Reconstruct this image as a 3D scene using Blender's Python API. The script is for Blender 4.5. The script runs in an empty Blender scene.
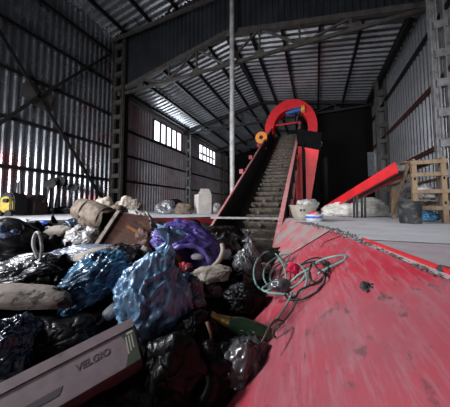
import bpy, bmesh, math, random
from mathutils import Vector, Matrix, noise, Euler
from mathutils.geometry import intersect_line_plane
S = bpy.context.scene
COL = S.collection
R = math.radians
random.seed(7)

# ------------------------------------------------------------------ camera
F, CU, CV, HOR = 215.0, 225.0, 194.5, 207.0
YAW = math.atan(91 / F); TILT = math.atan((HOR - CV) / F)
CAM = Vector((0, 0, .30))
FW = Vector((-math.sin(YAW) * math.cos(TILT), math.cos(YAW) * math.cos(TILT), math.sin(TILT)))
RT = Vector((math.cos(YAW), math.sin(YAW), 0))
UP = RT.cross(FW).normalized()
FH = Vector((-math.sin(YAW), math.cos(YAW), 0))          # horizontal forward
cd = bpy.data.cameras.new('camera'); cam = bpy.data.objects.new('camera', cd); COL.objects.link(cam)
cd.sensor_width = 36; cd.sensor_fit = 'HORIZONTAL'; cd.lens = F / 450 * 36
cd.shift_y = -9 / 450; cd.clip_start = .02; cd.clip_end = 200
cam.matrix_world = Matrix.Translation(CAM) @ Matrix((RT, UP, -FW)).transposed().to_4x4()
S.camera = cam

def ray(u, v): return FW + RT * ((u - CU) / F) + UP * ((CV - v) / F)
def at(u, v, d): return CAM + ray(u, v) * d
def on_plane(u, v, co, n):
    r = ray(u, v); k = n.dot(r)
    return CAM + r * (n.dot(co - CAM) / k)
def on_z(u, v, z=0): return on_plane(u, v, Vector((0, 0, z)), Vector((0, 0, 1)))
def depth(p): return (p - CAM).dot(FW)

# ------------------------------------------------------------------ materials
def mat(name, col, rough=.6, metal=0., col2=None, nscale=4., lo=.4, hi=.65, bump=0., bscale=30., bdetail=6., spec=.5,
        trans=0., alpha=1., coat=0., emit=None, estr=0., stretch=(1, 1, 1), col3=None, n3=1.2, lo3=.52, hi3=.62, rvar=0., coords='Object', ior=1.45):
    m = bpy.data.materials.new(name); m.use_nodes = True
    nt = m.node_tree; N = nt.nodes; L = nt.links
    b = N['Principled BSDF']
    b.inputs['Base Color'].default_value = (*col, 1); b.inputs['Roughness'].default_value = rough
    b.inputs['Metallic'].default_value = metal; b.inputs['Specular IOR Level'].default_value = spec
    b.inputs['Transmission Weight'].default_value = trans; b.inputs['Alpha'].default_value = alpha
    b.inputs['Coat Weight'].default_value = coat; b.inputs['IOR'].default_value = ior
    b.inputs['Coat Roughness'].default_value = .12
    if emit: b.inputs['Emission Color'].default_value = (*emit, 1); b.inputs['Emission Strength'].default_value = estr
    tc = N.new('ShaderNodeTexCoord'); mp = N.new('ShaderNodeMapping'); L.new(tc.outputs[coords], mp.inputs[0])
    mp.inputs['Scale'].default_value = stretch
    cur = None
    def noise_mix(prev, c, sc, l, h, det=8):
        nz = N.new('ShaderNodeTexNoise'); nz.inputs['Scale'].default_value = sc; nz.inputs['Detail'].default_value = det
        nz.inputs['Roughness'].default_value = .65
        L.new(mp.outputs[0], nz.inputs['Vector'])
        rp = N.new('ShaderNodeMapRange'); rp.inputs[1].default_value = l; rp.inputs[2].default_value = h
        L.new(nz.outputs[0], rp.inputs[0])
        mx = N.new('ShaderNodeMix'); mx.data_type = 'RGBA'
        L.new(rp.outputs[0], mx.inputs[0])
        if prev is None: mx.inputs[6].default_value = (*col, 1)
        else: L.new(prev, mx.inputs[6])
        mx.inputs[7].default_value = (*c, 1)
        return mx.outputs[2], rp.outputs[0]
    if col2:
        cur, msk = noise_mix(None, col2, nscale, lo, hi)
        if rvar:
            mr = N.new('ShaderNodeMapRange'); mr.inputs[3].default_value = rough; mr.inputs[4].default_value = min(1, rough + rvar)
            L.new(msk, mr.inputs[0]); L.new(mr.outputs[0], b.inputs['Roughness'])
    if col3: cur, _ = noise_mix(cur, col3, n3, lo3, hi3)
    if cur is not None: L.new(cur, b.inputs['Base Color'])
    if bump:
        nb = N.new('ShaderNodeTexNoise'); nb.inputs['Scale'].default_value = bscale; nb.inputs['Detail'].default_value = bdetail
        L.new(mp.outputs[0], nb.inputs['Vector'])
        bp = N.new('ShaderNodeBump'); bp.inputs['Strength'].default_value = bump; bp.inputs['Distance'].default_value = .02
        L.new(nb.outputs[0], bp.inputs['Height']); L.new(bp.outputs[0], b.inputs['Normal'])
    return m

M = {}
M['concrete'] = mat('dusty_concrete', (.66, .66, .69), .6, col2=(.50, .50, .53), nscale=1.6, bump=.12, bscale=14, col3=(.20, .19, .20), n3=3.2, lo3=.60, hi3=.74)
M['concrete_pink'] = mat('red_dusted_concrete', (.52, .46, .49), .7, col2=(.42, .33, .36), nscale=3, bump=.12, bscale=18)
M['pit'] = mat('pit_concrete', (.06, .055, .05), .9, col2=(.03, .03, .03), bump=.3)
M['galv'] = mat('galvanised_sheet', (.33, .35, .385), .24, .8, col2=(.18, .19, .21), nscale=1.2, rvar=.15, col3=(.28, .09, .10), n3=.40, lo3=.54, hi3=.70)  # red patches paint a soft reddish reflection onto the sheet
M['galv_rear'] = mat('lit_rear_sheet', (.46, .44, .46), .4, .35, col2=(.34, .31, .33), nscale=1.2, col3=(.34, .20, .21), n3=.35, lo3=.46, hi3=.66)  # lighter, redder sheet; stands in for light reaching the rear wall
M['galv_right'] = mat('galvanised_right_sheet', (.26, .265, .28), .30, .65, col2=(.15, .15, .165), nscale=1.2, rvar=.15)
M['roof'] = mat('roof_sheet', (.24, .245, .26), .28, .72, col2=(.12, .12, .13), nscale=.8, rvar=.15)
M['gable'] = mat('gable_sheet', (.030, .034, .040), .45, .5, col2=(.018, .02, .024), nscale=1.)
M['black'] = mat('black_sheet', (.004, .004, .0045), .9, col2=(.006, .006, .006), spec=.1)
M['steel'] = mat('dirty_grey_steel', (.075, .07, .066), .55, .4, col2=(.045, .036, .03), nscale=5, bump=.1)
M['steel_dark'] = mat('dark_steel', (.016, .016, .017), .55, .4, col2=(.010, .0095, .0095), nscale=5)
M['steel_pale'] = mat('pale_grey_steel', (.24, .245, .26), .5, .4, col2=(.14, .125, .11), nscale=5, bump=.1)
M['pole'] = mat('pale_painted_pole', (.36, .36, .365), .5, .1, col2=(.22, .20, .18), nscale=4)
M['roof_front'] = mat('front_roof_sheet', (.42, .43, .46), .24, .75, col2=(.22, .22, .24), nscale=.8, rvar=.15)  # brighter copy of the roof sheet, with its lit stripes put into the colour
M['rail_red'] = mat('rust_red_rail', (.16, .03, .03), .5, .2, col2=(.10, .03, .025), nscale=4)
M['red'] = mat('red_paint', (.72, .022, .03), .42, 0, col2=(.55, .018, .025), nscale=3, bump=.05)
M['red_pale'] = mat('worn_red_rail', (.62, .16, .17), .5, .1, col2=(.42, .20, .20), nscale=9, bump=.1, col3=(.45, .40, .40), n3=14)
M['maroon'] = mat('dirty_shaded_maroon', (.28, .02, .03), .5, .1, col2=(.14, .02, .025), nscale=4, bump=.1)  # darker red; shade on the rear hopper plates is put into the colour
M['orange'] = mat('orange_enamel', (.85, .28, .03), .45, col2=(.6, .2, .04), nscale=8)
M['blue_motor'] = mat('blue_enamel', (.03, .13, .42), .4, col2=(.02, .08, .25), nscale=9)
M['belt'] = mat('dirty_rubber_belt', (.018, .015, .012), .8, col2=(.035, .027, .02), nscale=5, bump=.4, bscale=24)
M['cleat'] = mat('dusty_belt_cleat', (.12, .096, .075), .75, col2=(.03, .025, .02), nscale=7, bump=.3)
M['wood'] = mat('raw_pine', (.20, .135, .08), .7, col2=(.11, .07, .042), nscale=3, stretch=(4, 4, .6), bump=.1)
M['yellow'] = mat('yellow_plastic', (.42, .32, .05), .5, col2=(.26, .19, .04), nscale=8)
M['blackplastic'] = mat('black_plastic', (.012, .012, .013), .45, spec=.4)
M['handle'] = mat('dark_wood_handle', (.06, .045, .035), .7)
M['bucket'] = mat('grimy_black_bucket', (.022, .022, .024), .55, .2, col2=(.12, .115, .11), nscale=6, lo=.5, hi=.66, bump=.15)
M['pot'] = mat('beige_enamel', (.38, .34, .29), .4, col2=(.25, .22, .19), nscale=4)
M['white_plastic'] = mat('white_plastic', (.55, .56, .60), .4, col2=(.4, .4, .43), nscale=7)
M['canvas'] = mat('pale_canvas', (.60, .58, .54), .85, col2=(.40, .385, .35), nscale=3, bump=.3, bscale=18)

def plate_material():
    m = mat('scratched_red_plate', (.62, .055, .085), .38, 0, bump=0)
    nt = m.node_tree; N = nt.nodes; L = nt.links; b = N['Principled BSDF']
    tc = N.new('ShaderNodeTexCoord')
    def nz(sc, st, det=8, rot=(0, 0, 0)):
        mp = N.new('ShaderNodeMapping'); mp.inputs['Scale'].default_value = st; mp.inputs['Rotation'].default_value = rot
        L.new(tc.outputs['Object'], mp.inputs[0])
        n = N.new('ShaderNodeTexNoise'); n.inputs['Scale'].default_value = sc; n.inputs['Detail'].default_value = det
        n.inputs['Roughness'].default_value = .65
        L.new(mp.outputs[0], n.inputs['Vector']); return n.outputs[0]
    def rng(o, a, c, lo=0, hi=1):
        r = N.new('ShaderNodeMapRange'); r.inputs[1].default_value = a; r.inputs[2].default_value = c
        r.inputs[3].default_value = lo; r.inputs[4].default_value = hi; L.new(o, r.inputs[0]); return r.outputs[0]
    def mix(f, a, c):
        x = N.new('ShaderNodeMix'); x.data_type = 'RGBA'; L.new(f, x.inputs[0])
        if isinstance(a, tuple): x.inputs[6].default_value = (*a, 1)
        else: L.new(a, x.inputs[6])
        x.inputs[7].default_value = (*c, 1); return x.outputs[2]
    c = mix(rng(nz(1.3, (1, 1, 1)), .4, .62), (.50, .030, .055), (.47, .085, .115))          # faded paint
    c = mix(rng(nz(1.6, (22, .7, 22), 10, (0, 0, R(4))), .48, .68, 0, .8), c, (.46, .20, .235))  # pale drag marks down the slope
    c = mix(rng(nz(3.0, (1.6, 1, 1.6), 12), .54, .74, 0, .5), c, (.40, .25, .27))           # dust
    c = mix(rng(nz(1.1, (1, 1, 1), 12), .48, .66, 0, .6), c, (.30, .09, .11))            # grime
    c = mix(rng(nz(6.5, (1.6, 1, 1.6), 14), .60, .66, 0, .85), c, (.15, .06, .07))        # chips             # chips
    c = mix(rng(nz(2.4, (16, 1, 16), 12, (0, 0, R(-14))), .60, .67, 0, .85), c, (.14, .06, .07))  # dark scratches
    L.new(c, b.inputs['Base Color'])
    r = rng(nz(4, (1, 1, 1)), .35, .7, .32, .6); L.new(r, b.inputs['Roughness'])
    bp = N.new('ShaderNodeBump'); bp.inputs['Strength'].default_value = .12; bp.inputs['Distance'].default_value = .01
    L.new(nz(9, (6, 1, 6)), bp.inputs['Height']); L.new(bp.outputs[0], b.inputs['Normal'])
    return m
M['plate'] = plate_material()
M['plate_far'] = mat('dusty_red_plate', (.50, .08, .10), .5, col2=(.34, .27, .26), nscale=2.0, lo=.36, hi=.54, col3=(.20, .10, .09), n3=5, lo3=.58, hi3=.68)

def film(name, col, col2=None, rough=.22, trans=0., nscale=5., bump=.3, bscale=16., spec=.6, coat=.4, lo=.42, hi=.62, col3=None, n3=6, lo3=.6, hi3=.68, stretch=(1, 1, 1), alpha=1.):
    return mat(name, col, rough, 0, col2=col2, nscale=nscale, bump=bump, bscale=bscale, spec=spec, coat=coat, trans=trans, lo=lo, hi=hi, col3=col3, n3=n3, lo3=lo3, hi3=hi3, stretch=stretch, bdetail=3, alpha=alpha)
M['bag_black'] = film('black_film', (.0045, .0045, .005), (.008, .0075, .008), spec=.2, coat=.05, bump=.12, rough=.38)
M['bag_blue'] = film('blue_film', (.05, .17, .30), (.006, .025, .06), nscale=4, bump=.35, stretch=(1, 3, 3))
M['bag_blue2'] = film('bright_blue_film', (.20, .37, .56), (.010, .04, .11), nscale=3.0, lo=.46, hi=.64, bump=.3, stretch=(3, 3, .8))  # pale and dark streaks paint in the highlights along the folds
M['bag_navy'] = film('navy_film', (.007, .014, .03), (.014, .032, .065))
M['bag_purple'] = film('purple_film', (.05, .03, .20), (.11, .085, .30), nscale=4, rough=.42, coat=.15)
M['purple_in'] = film('purple_lining', (.045, .018, .075), (.12, .07, .20), nscale=6, stretch=(4, 1, 1), rough=.5, coat=0)
M['bag_grey'] = film('grey_film', (.13, .13, .14), (.03, .03, .034), nscale=4)
M['bag_clear'] = film('smoky_film', (.16, .15, .16), (.05, .045, .05), nscale=4, rough=.15, trans=.35)
M['bag_white'] = film('white_film', (.40, .39, .39), (.15, .14, .14), nscale=5, rough=.4, col3=(.12, .07, .04), n3=5)
M['bag_silver'] = film('silver_blue_film', (.22, .25, .33), (.05, .055, .085), nscale=6, col3=(.30, .14, .06), n3=3, lo3=.6, hi3=.66)
M['cream'] = mat('dirty_cream_cloth', (.25, .205, .175), .8, col2=(.14, .115, .10), nscale=4, bump=.4, bscale=20, col3=(.03, .024, .022), n3=8, lo3=.55, hi3=.60)
M['cream2'] = mat('cream_cloth', (.33, .285, .24), .8, col2=(.19, .16, .135), nscale=5, bump=.4, bscale=20, col3=(.10, .08, .06), n3=8, lo3=.64, hi3=.70)
M['tan'] = mat('tan_hide', (.15, .11, .08), .75, col2=(.035, .025, .02), nscale=7, bump=.3)
M['yellowgreen'] = film('yellow_green_film', (.46, .48, .18), (.30, .30, .12), rough=.5, coat=.1)
M['rust'] = mat('rusty_brown_board', (.06, .022, .016), .6, col2=(.13, .055, .02), nscale=2.4, lo=.5, hi=.62, bump=.2, stretch=(1, 3, 3), col3=(.035, .012, .012), n3=2.5, lo3=.48, hi3=.6)
M['rust2'] = mat('orange_rust_streak', (.24, .085, .02), .6, col2=(.10, .04, .015), nscale=8)
M['fluff'] = mat('dirty_white_wadding', (.40, .38, .37), .95, col2=(.22, .20, .19), nscale=6, bump=.6, bscale=40)
M['heap'] = film('mixed_dark_rubbish', (.008, .0075, .007), (.015, .013, .012), nscale=7, rough=.6, bump=.5, bscale=24, coat=.05, spec=.3, col3=(.07, .06, .06), n3=9, lo3=.68, hi3=.74)
M['card_pink'] = mat('grubby_pink_carton', (.20, .145, .16), .6, col2=(.135, .10, .11), nscale=6, bump=.05, col3=(.07, .05, .045), n3=6, lo3=.57, hi3=.70)
M['card_green'] = mat('dark_green_carton', (.035, .045, .028), .55, col2=(.02, .025, .018), nscale=6)
M['ink'] = mat('dark_print', (.045, .03, .04), .6)
M['ink_pale'] = mat('pale_print', (.33, .34, .26), .6)
M['glass_green'] = mat('green_bottle_glass', (.045, .10, .05), .10, spec=.7, coat=.6, trans=.3, col2=(.03, .06, .035), nscale=4)
M['gold'] = mat('gold_foil', (.38, .27, .08), .4, .7, col2=(.2, .14, .06), nscale=12, bump=.4)
M['hose'] = mat('pale_teal_hose', (.22, .40, .36), .4, col2=(.15, .28, .26), nscale=6)
M['cable'] = mat('black_cable', (.015, .022, .02), .4)
M['pinkred'] = mat('crimson_rag', (.62, .01, .07), .6, bump=.3)
M['redscrap'] = mat('red_wrapper', (.55, .03, .05), .4, col2=(.4, .3, .3), nscale=8, lo=.55, hi=.6)
M['bluescrap'] = mat('blue_wrapper', (.04, .10, .48), .4, col2=(.3, .34, .45), nscale=8, lo=.58, hi=.62)
M['whitescrap'] = mat('white_wrapper', (.55, .56, .60), .45, col2=(.35, .35, .38), nscale=8)
M['orangescrap'] = mat('orange_wrapper', (.42, .13, .03), .5)
M['bluecloth'] = film('printed_bag', (.02, .03, .07), (.20, .24, .36), nscale=7, lo=.52, hi=.58, col3=(.4, .04, .06), n3=8, lo3=.62, hi3=.66)
M['stone'] = mat('charred_debris', (.03, .028, .03), .9, col2=(.12, .11, .11), nscale=9, bump=.6)
M['crumbs'] = mat('grey_rubble', (.17, .155, .15), .9, col2=(.07, .06, .055), nscale=12, bump=.6)
M['pane'] = mat('daylit_milky_pane', (.8, .85, .9), .3, emit=(.86, .92, 1.0), estr=1.7)
M['dimpane'] = mat('dim_dusty_pane', (.07, .07, .075), .6, emit=(.8, .85, 1), estr=.03, col2=(.02, .02, .02), nscale=6)
M['mullion'] = mat('window_bar', (.10, .06, .06), .6)
M['wire'] = mat('rusty_wire', (.13, .09, .07), .6, .5)

# ------------------------------------------------------------------ builders
def link(name, bm, m, parent=None, mw=None, smooth=False, recalc=True):
    if recalc: bmesh.ops.recalc_face_normals(bm, faces=bm.faces)
    me = bpy.data.meshes.new(name); bm.to_mesh(me); bm.free()
    if smooth: me.polygons.foreach_set('use_smooth', [True] * len(me.polygons))
    for x in (m if isinstance(m, (list, tuple)) else [m]): me.materials.append(x)
    o = bpy.data.objects.new(name, me); COL.objects.link(o)
    if parent: o.parent = parent
    if mw is not None: o.matrix_local = mw
    return o
def tag(o, label=None, cat=None, group=None, kind=None):
    if label: o['label'] = label
    if cat: o['category'] = cat
    if group: o['group'] = group
    if kind: o['kind'] = kind
    return o
def empty(name, loc=(0, 0, 0), rz=0, mw=None):
    o = bpy.data.objects.new(name, None); COL.objects.link(o); o.empty_display_size = .1
    if mw is not None: o.matrix_world = mw
    else: o.location = loc; o.rotation_euler = (0, 0, rz)
    return o
def copy_tree(o, parent=None):
    c = o.copy(); COL.objects.link(c)
    if parent: c.parent = parent
    for ch in list(o.children): copy_tree(ch, c)
    return c
def NB(): return bmesh.new()
def box(bm, lo, hi, mw=None, bev=0):
    r = bmesh.ops.create_cube(bm, size=1); vs = r['verts']
    lo, hi = Vector(lo), Vector(hi)
    for v in vs:
        v.co = Vector(((lo[i] + hi[i]) / 2 + v.co[i] * (hi[i] - lo[i]) for i in range(3)))
    if bev:
        es = list({e for v in vs for e in v.link_edges})
        rb = bmesh.ops.bevel(bm, geom=es, offset=bev, segments=2, affect='EDGES', profile=.5)
        vs = list({v for f in rb['faces'] for v in f.verts} | {v for v in vs if v.is_valid})
    if mw is not None:
        for v in vs: v.co = mw @ v.co
    return bm
def frame(a, b, upv=Vector((0, 0, 1))):
    z = (b - a).normalized()
    if abs(z.dot(upv)) > .98: upv = Vector((1, 0, 0))
    x = upv.cross(z).normalized(); y = z.cross(x)
    return Matrix((x, y, z)).transposed()
def bar(bm, a, b, w, h, upv=Vector((0, 0, 1)), bev=0):
    """box beam from a to b; w sideways, h along upv"""
    a, b = Vector(a), Vector(b); L = (b - a).length
    mw = Matrix.Translation(a) @ frame(a, b, upv).to_4x4()
    return box(bm, (-w / 2, -h / 2, 0), (w / 2, h / 2, L), mw, bev)
def ibeam(bm, a, b, w, h, t=.02, upv=Vector((0, 0, 1))):
    a, b = Vector(a), Vector(b); L = (b - a).length
    mw = Matrix.Translation(a) @ frame(a, b, upv).to_4x4()
    box(bm, (-w / 2, h / 2 - t, 0), (w / 2, h / 2, L), mw); box(bm, (-w / 2, -h / 2, 0), (w / 2, -h / 2 + t, L), mw)
    box(bm, (-t / 2, -h / 2 + t, 0), (t / 2, h / 2 - t, L), mw)
def tube(bm, pts, r, seg=10, caps=True):
    pts = [Vector(p) for p in pts]; n = len(pts); rs = r if isinstance(r, (list, tuple)) else [r] * n
    prev = None; rings = []
    for i, p in enumerate(pts):
        t = (pts[min(i + 1, n - 1)] - pts[max(i - 1, 0)])
        t = t.normalized() if t.length > 1e-9 else Vector((0, 0, 1))
        if prev is None:
            x = t.orthogonal().normalized()
        else:
            x = prev - t * prev.dot(t); x = x.normalized() if x.length > 1e-6 else t.orthogonal().normalized()
        prev = x; y = t.cross(x)
        rings.append([bm.verts.new(p + (x * math.cos(2 * math.pi * k / seg) + y * math.sin(2 * math.pi * k / seg)) * rs[i]) for k in range(seg)])
    for a, b in zip(rings, rings[1:]):
        for k in range(seg): bm.faces.new((a[k], a[(k + 1) % seg], b[(k + 1) % seg], b[k]))
    if caps:
        bm.faces.new(rings[0][::-1]); bm.faces.new(rings[-1])
    return bm
def catmull(pts, n=8, closed=False):
    pts = [Vector(p) for p in pts]; out = []
    m = len(pts)
    for i in range(m - 1):
        p0, p1, p2, p3 = pts[max(i - 1, 0)], pts[i], pts[i + 1], pts[min(i + 2, m - 1)]
        for k in range(n):
            t = k / n
            out.append(.5 * ((2 * p1) + (p2 - p0) * t + (2 * p0 - 5 * p1 + 4 * p2 - p3) * t * t + (3 * p1 - p0 - 3 * p2 + p3) * t ** 3))
    out.append(pts[-1]); return out
def lathe(bm, prof, seg=32, mw=None, close=False):
    rings = []
    for r, z in prof:
        rings.append([bm.verts.new(Vector((r * math.cos(2 * math.pi * k / seg), r * math.sin(2 * math.pi * k / seg), z))) for k in range(seg)])
    for a, b in zip(rings, rings[1:]):
        for k in range(seg): bm.faces.new((a[k], a[(k + 1) % seg], b[(k + 1) % seg], b[k]))
    if close:
        bm.faces.new(rings[0][::-1]); bm.faces.new(rings[-1])
    if mw is not None:
        for rg in rings:
            for v in rg: v.co = mw @ v.co
    return bm
def poly_prism(bm, pts, vec):
    """closed polygon pts (3D) extruded along vec"""
    vec = Vector(vec)
    a = [bm.verts.new(Vector(p)) for p in pts]; b = [bm.verts.new(Vector(p) + vec) for p in pts]
    n = len(a)
    bm.faces.new(a); bm.faces.new(b[::-1])
    for i in range(n): bm.faces.new((a[i], b[i], b[(i + 1) % n], a[(i + 1) % n]))
    return bm
def corr_profile(a0, a1, pitch=.27, h=.05):
    pr = []; k = 0; s = a0
    while s < a1:
        for fr, hh in ((0, 0), (.28, 0), (.46, 1), (.70, 1), (.88, 0)):
            q = s + fr * pitch
            if q <= a1: pr.append((q, hh * h))
        s += pitch
    pr.append((a1, 0)); return pr
def corr_sheet(bm, prof, fn, t0, t1, nt=1):
    """prof: (along, height); fn(along, height, t) -> point"""
    cols = []
    for s, h in prof:
        cols.append([bm.verts.new(fn(s, h, t0 + (t1 - t0) * k / nt)) for k in range(nt + 1)])
    for a, b in zip(cols, cols[1:]):
        for k in range(nt): bm.faces.new((a[k], a[k + 1], b[k + 1], b[k]))

# ------------------------------------------------------------------ hall shell
XL, XR, RX = -11.0, 3.6, -3.7
EZ, RZ = 7.15, 8.6          # rear hall eave and ridge
NE, NR = 10.5, 11.3         # taller front hall eave and ridge
YT, YM, YB = 9.0, 16.6, 27.0
YN = -3.0
DX0, DX1, DZ = -9.8, -3.4, 3.6   # unseen doorway behind the camera, placed for the wall glints
def struct(o): o['kind'] = 'structure'; return o
PIT = [(.5, -2.6), (.5, 1.2), (.17, 3.1), (-.29, 4.5), (-.85, 6.35), (-.80, 6.4), (-.80, 7.7), (-2.83, 7.7), (-2.83, 6.35), (-3.3, 5.6), (-4.25, 4.5), (-5.9, 2.75), (-6.6, 1.5), (-6.6, -2.6)]
def floor_mesh(outer, inner):
    bm = NB()
    def loop(ps):
        vs = [bm.verts.new((x, y, 0)) for x, y in ps]
        return [bm.edges.new((vs[i], vs[(i + 1) % len(vs)])) for i in range(len(vs))]
    es = loop(outer) + loop(inner)
    bmesh.ops.triangle_fill(bm, edges=es, use_beauty=True, use_dissolve=False)
    bmesh.ops.recalc_face_normals(bm, faces=bm.faces)
    if sum(f.normal.z for f in bm.faces) < 0: bmesh.ops.reverse_faces(bm, faces=bm.faces)
    return bm
struct(link('floor', floor_mesh([(XL - .3, YN), (XR + .3, YN), (XR + .3, YB + .3), (XL - .3, YB + .3)], PIT), M['concrete'], recalc=False))
# joint and dusty apron near the camera
bm = NB(); poly_prism(bm, [(.57, -2.4, .001), (3.5, -2.4, .001), (3.5, 2.20, .001), (.40, 2.28, .001), (.57, 1.2, .001)], (0, 0, .004))
struct(link('floor_apron', bm, M['concrete_pink']))
bm = NB(); poly_prism(bm, [(.35, 2.285, .002), (3.5, 2.205, .002), (3.5, 2.24, .002), (.35, 2.32, .002)], (0, 0, .004))
struct(link('trim_1', bm, M['steel_dark']))
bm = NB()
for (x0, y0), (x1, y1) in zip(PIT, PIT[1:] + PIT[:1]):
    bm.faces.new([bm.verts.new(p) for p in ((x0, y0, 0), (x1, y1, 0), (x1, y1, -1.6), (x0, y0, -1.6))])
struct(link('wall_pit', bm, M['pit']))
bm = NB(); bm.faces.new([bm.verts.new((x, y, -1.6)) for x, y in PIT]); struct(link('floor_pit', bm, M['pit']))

# left wall, front part
bm = NB()
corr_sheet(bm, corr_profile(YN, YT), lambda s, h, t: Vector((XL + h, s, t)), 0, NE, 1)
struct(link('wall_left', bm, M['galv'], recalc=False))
# left wall, rear part with two window openings
WIN = [(12.3, 15.9), (19.0, 22.9)]; WZ0, WZ1 = 5.2, 6.85
bm = NB(); fL = lambda s, h, t: Vector((XL + h, s, t))
corr_sheet(bm, corr_profile(YT, YB), fL, 0, WZ0)
corr_sheet(bm, corr_profile(YT, YB), fL, WZ1, EZ + .1)
y = YT
for a, b in WIN + [(YB, YB)]:
    corr_sheet(bm, corr_profile(y, a), fL, WZ0, WZ1); y = b
struct(link('wall_left_rear', bm, M['galv_rear'], recalc=False))
for k, (a, b) in enumerate(WIN):
    e = struct(empty('window_%d' % (k + 1), (XL, (a + b) / 2, WZ0)))
    bm = NB(); l2 = (b - a) / 2; H = WZ1 - WZ0
    for z0, z1 in ((0, .07), (H - .07, H)): box(bm, (-.03, -l2, z0), (.09, l2, z1))
    for y0 in (-l2, l2 - .07): box(bm, (-.03, y0, 0), (.09, y0 + .07, H))
    link('window_frame', bm, M['mullion'], e)
    n = 5
    for q in range(n):
        y0 = -l2 + .07 + (2 * l2 - .14) * q / n; y1 = y0 + (2 * l2 - .14) / n
        bm = NB(); box(bm, (0, y0 + .01, .07), (.02, y1 - .01, H - .07)); link('pane', bm, M['pane'], e)
        if q: bm = NB(); box(bm, (-.02, y0 - .08, .07), (.10, y0 + .08, H - .07)); link('mullion', bm, M['mullion'], e)
    if k == 1:
        for q in range(n):
            yy = -l2 + .07 + (2 * l2 - .14) * (q + .5) / n
            bm = NB(); box(bm, (.03, yy - .2, .62), (.07, yy + .2, .8)); link('vent_catch', bm, M['steel_dark'], e)
# right wall
bm = NB(); corr_sheet(bm, corr_profile(YN, YB), lambda s, h, t: Vector((XR - h, s, t)), 0, EZ + .15)
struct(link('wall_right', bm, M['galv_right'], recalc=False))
# back walls
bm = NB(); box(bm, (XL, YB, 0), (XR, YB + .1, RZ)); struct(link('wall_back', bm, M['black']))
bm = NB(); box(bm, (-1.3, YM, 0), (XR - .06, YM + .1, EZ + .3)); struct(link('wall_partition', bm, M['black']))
p = on_plane(371.5, 160, Vector((0, YM, 0)), Vector((0, 1, 0)))
bm = NB(); box(bm, (p.x - .22, YM - .05, 2.3), (p.x + .22, YM, 3.9)); struct(link('window_4', bm, M['dimpane']))
# rear roof: corrugations run down the slope
def roof_fn(x0, z0, x1, z1):
    def fn(s, h, t):
        return Vector((x0 + (x1 - x0) * t, s, z0 + (z1 - z0) * t - h))
    return fn
bm = NB(); pr = corr_profile(YT, YB, .34, .075)
corr_sheet(bm, pr, roof_fn(XL - .2, EZ, RX, RZ), 0, 1); corr_sheet(bm, pr, roof_fn(RX, RZ, XR + .2, EZ), 0, 1)
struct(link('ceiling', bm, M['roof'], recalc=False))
bm = NB(); pr = corr_profile(YN, YT + .1, .34, .075)
corr_sheet(bm, pr, roof_fn(XL - .2, NE, RX, NR), 0, 1); corr_sheet(bm, pr, roof_fn(RX, NR, XR + .3, NE), 0, 1)
struct(link('ceiling_front', bm, M['roof_front'], recalc=False))
# hanging gable sheet above the rear roof line
bm = NB()
def gable(s, h, t):
    zb = EZ + .12 + (RZ - EZ) * (1 - abs(s - RX) / (7.3)); zt = NE + (NR - NE) * (1 - abs(s - RX) / 7.3) + .02
    return Vector((s, YT + .05 - h, zb + (zt - zb) * t))
corr_sheet(bm, corr_profile(XL, XR, .25, .04), gable, 0, 1)
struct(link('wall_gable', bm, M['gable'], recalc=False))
# unseen front wall; doorways placed for the lights, the right one added
bm = NB()
for lo, hi in (((XL, YN - .1, 0), (DX0, YN, NR)), ((DX1, YN - .1, 0), (1.2, YN, NR)), ((3.4, YN - .1, 0), (XR, YN, NR)), ((1.2, YN - .1, 3.4), (3.4, YN, NR)), ((DX0, YN - .1, DZ), (DX1, YN, NR))): box(bm, lo, hi)
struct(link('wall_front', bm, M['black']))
# right wall, front part above
bm = NB(); corr_sheet(bm, corr_profile(YN, YT), lambda s, h, t: Vector((XR + .02 - h, s, t)), EZ + .16, NE)
struct(link('wall_right_upper', bm, M['galv_right'], recalc=False))

# ------------------------------------------------------------------ steelwork
def lattice_column(x, y, zt, sx, wid, label, m=None, group=None):
    """two channels with batten plates; sx = direction of the depth"""
    e = empty('lattice_column', (x, y, 0)); tag(e, label, 'column', group)
    m = m or M['steel']
    for s in (-1, 1):
        bm = NB(); ibeam(bm, (0, s * wid / 2, 0), (0, s * wid / 2, zt), .16, .16, .03, Vector((0, 1, 0))); link('channel', bm, m, e)
    bm = NB(); z = .25
    while z < zt - .2:
        box(bm, (-.09, -wid / 2, z), (.09, wid / 2, z + .22)); z += .85
    link('batten_plates', bm, m, e)
    bm = NB(); box(bm, (-.2, -wid / 2 - .15, 0), (.2, wid / 2 + .15, .04)); link('base_plate', bm, m, e)
    return e
def lattice_column_x(x, y, zt, wid, label, m):
    e = lattice_column(0, 0, zt, 1, wid, label, m); e.location = (x, y, 0); e.rotation_euler.z = R(90); return e
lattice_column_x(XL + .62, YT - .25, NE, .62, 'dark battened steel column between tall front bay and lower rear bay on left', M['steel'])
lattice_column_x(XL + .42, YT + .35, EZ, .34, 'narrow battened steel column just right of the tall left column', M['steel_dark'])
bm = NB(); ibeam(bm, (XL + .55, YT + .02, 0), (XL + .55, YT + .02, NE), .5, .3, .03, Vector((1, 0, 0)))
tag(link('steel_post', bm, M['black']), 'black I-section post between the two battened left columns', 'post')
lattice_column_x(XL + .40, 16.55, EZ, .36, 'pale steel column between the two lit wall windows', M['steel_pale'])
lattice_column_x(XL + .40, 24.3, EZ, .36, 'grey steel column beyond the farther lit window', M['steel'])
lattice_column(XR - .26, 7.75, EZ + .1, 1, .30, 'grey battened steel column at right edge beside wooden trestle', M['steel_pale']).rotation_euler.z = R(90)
lattice_column(XR - .28, 13.5, EZ, 1, .40, 'grey battened steel column farther along right wall beside black recess', M['steel']).rotation_euler.z = R(90)
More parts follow.
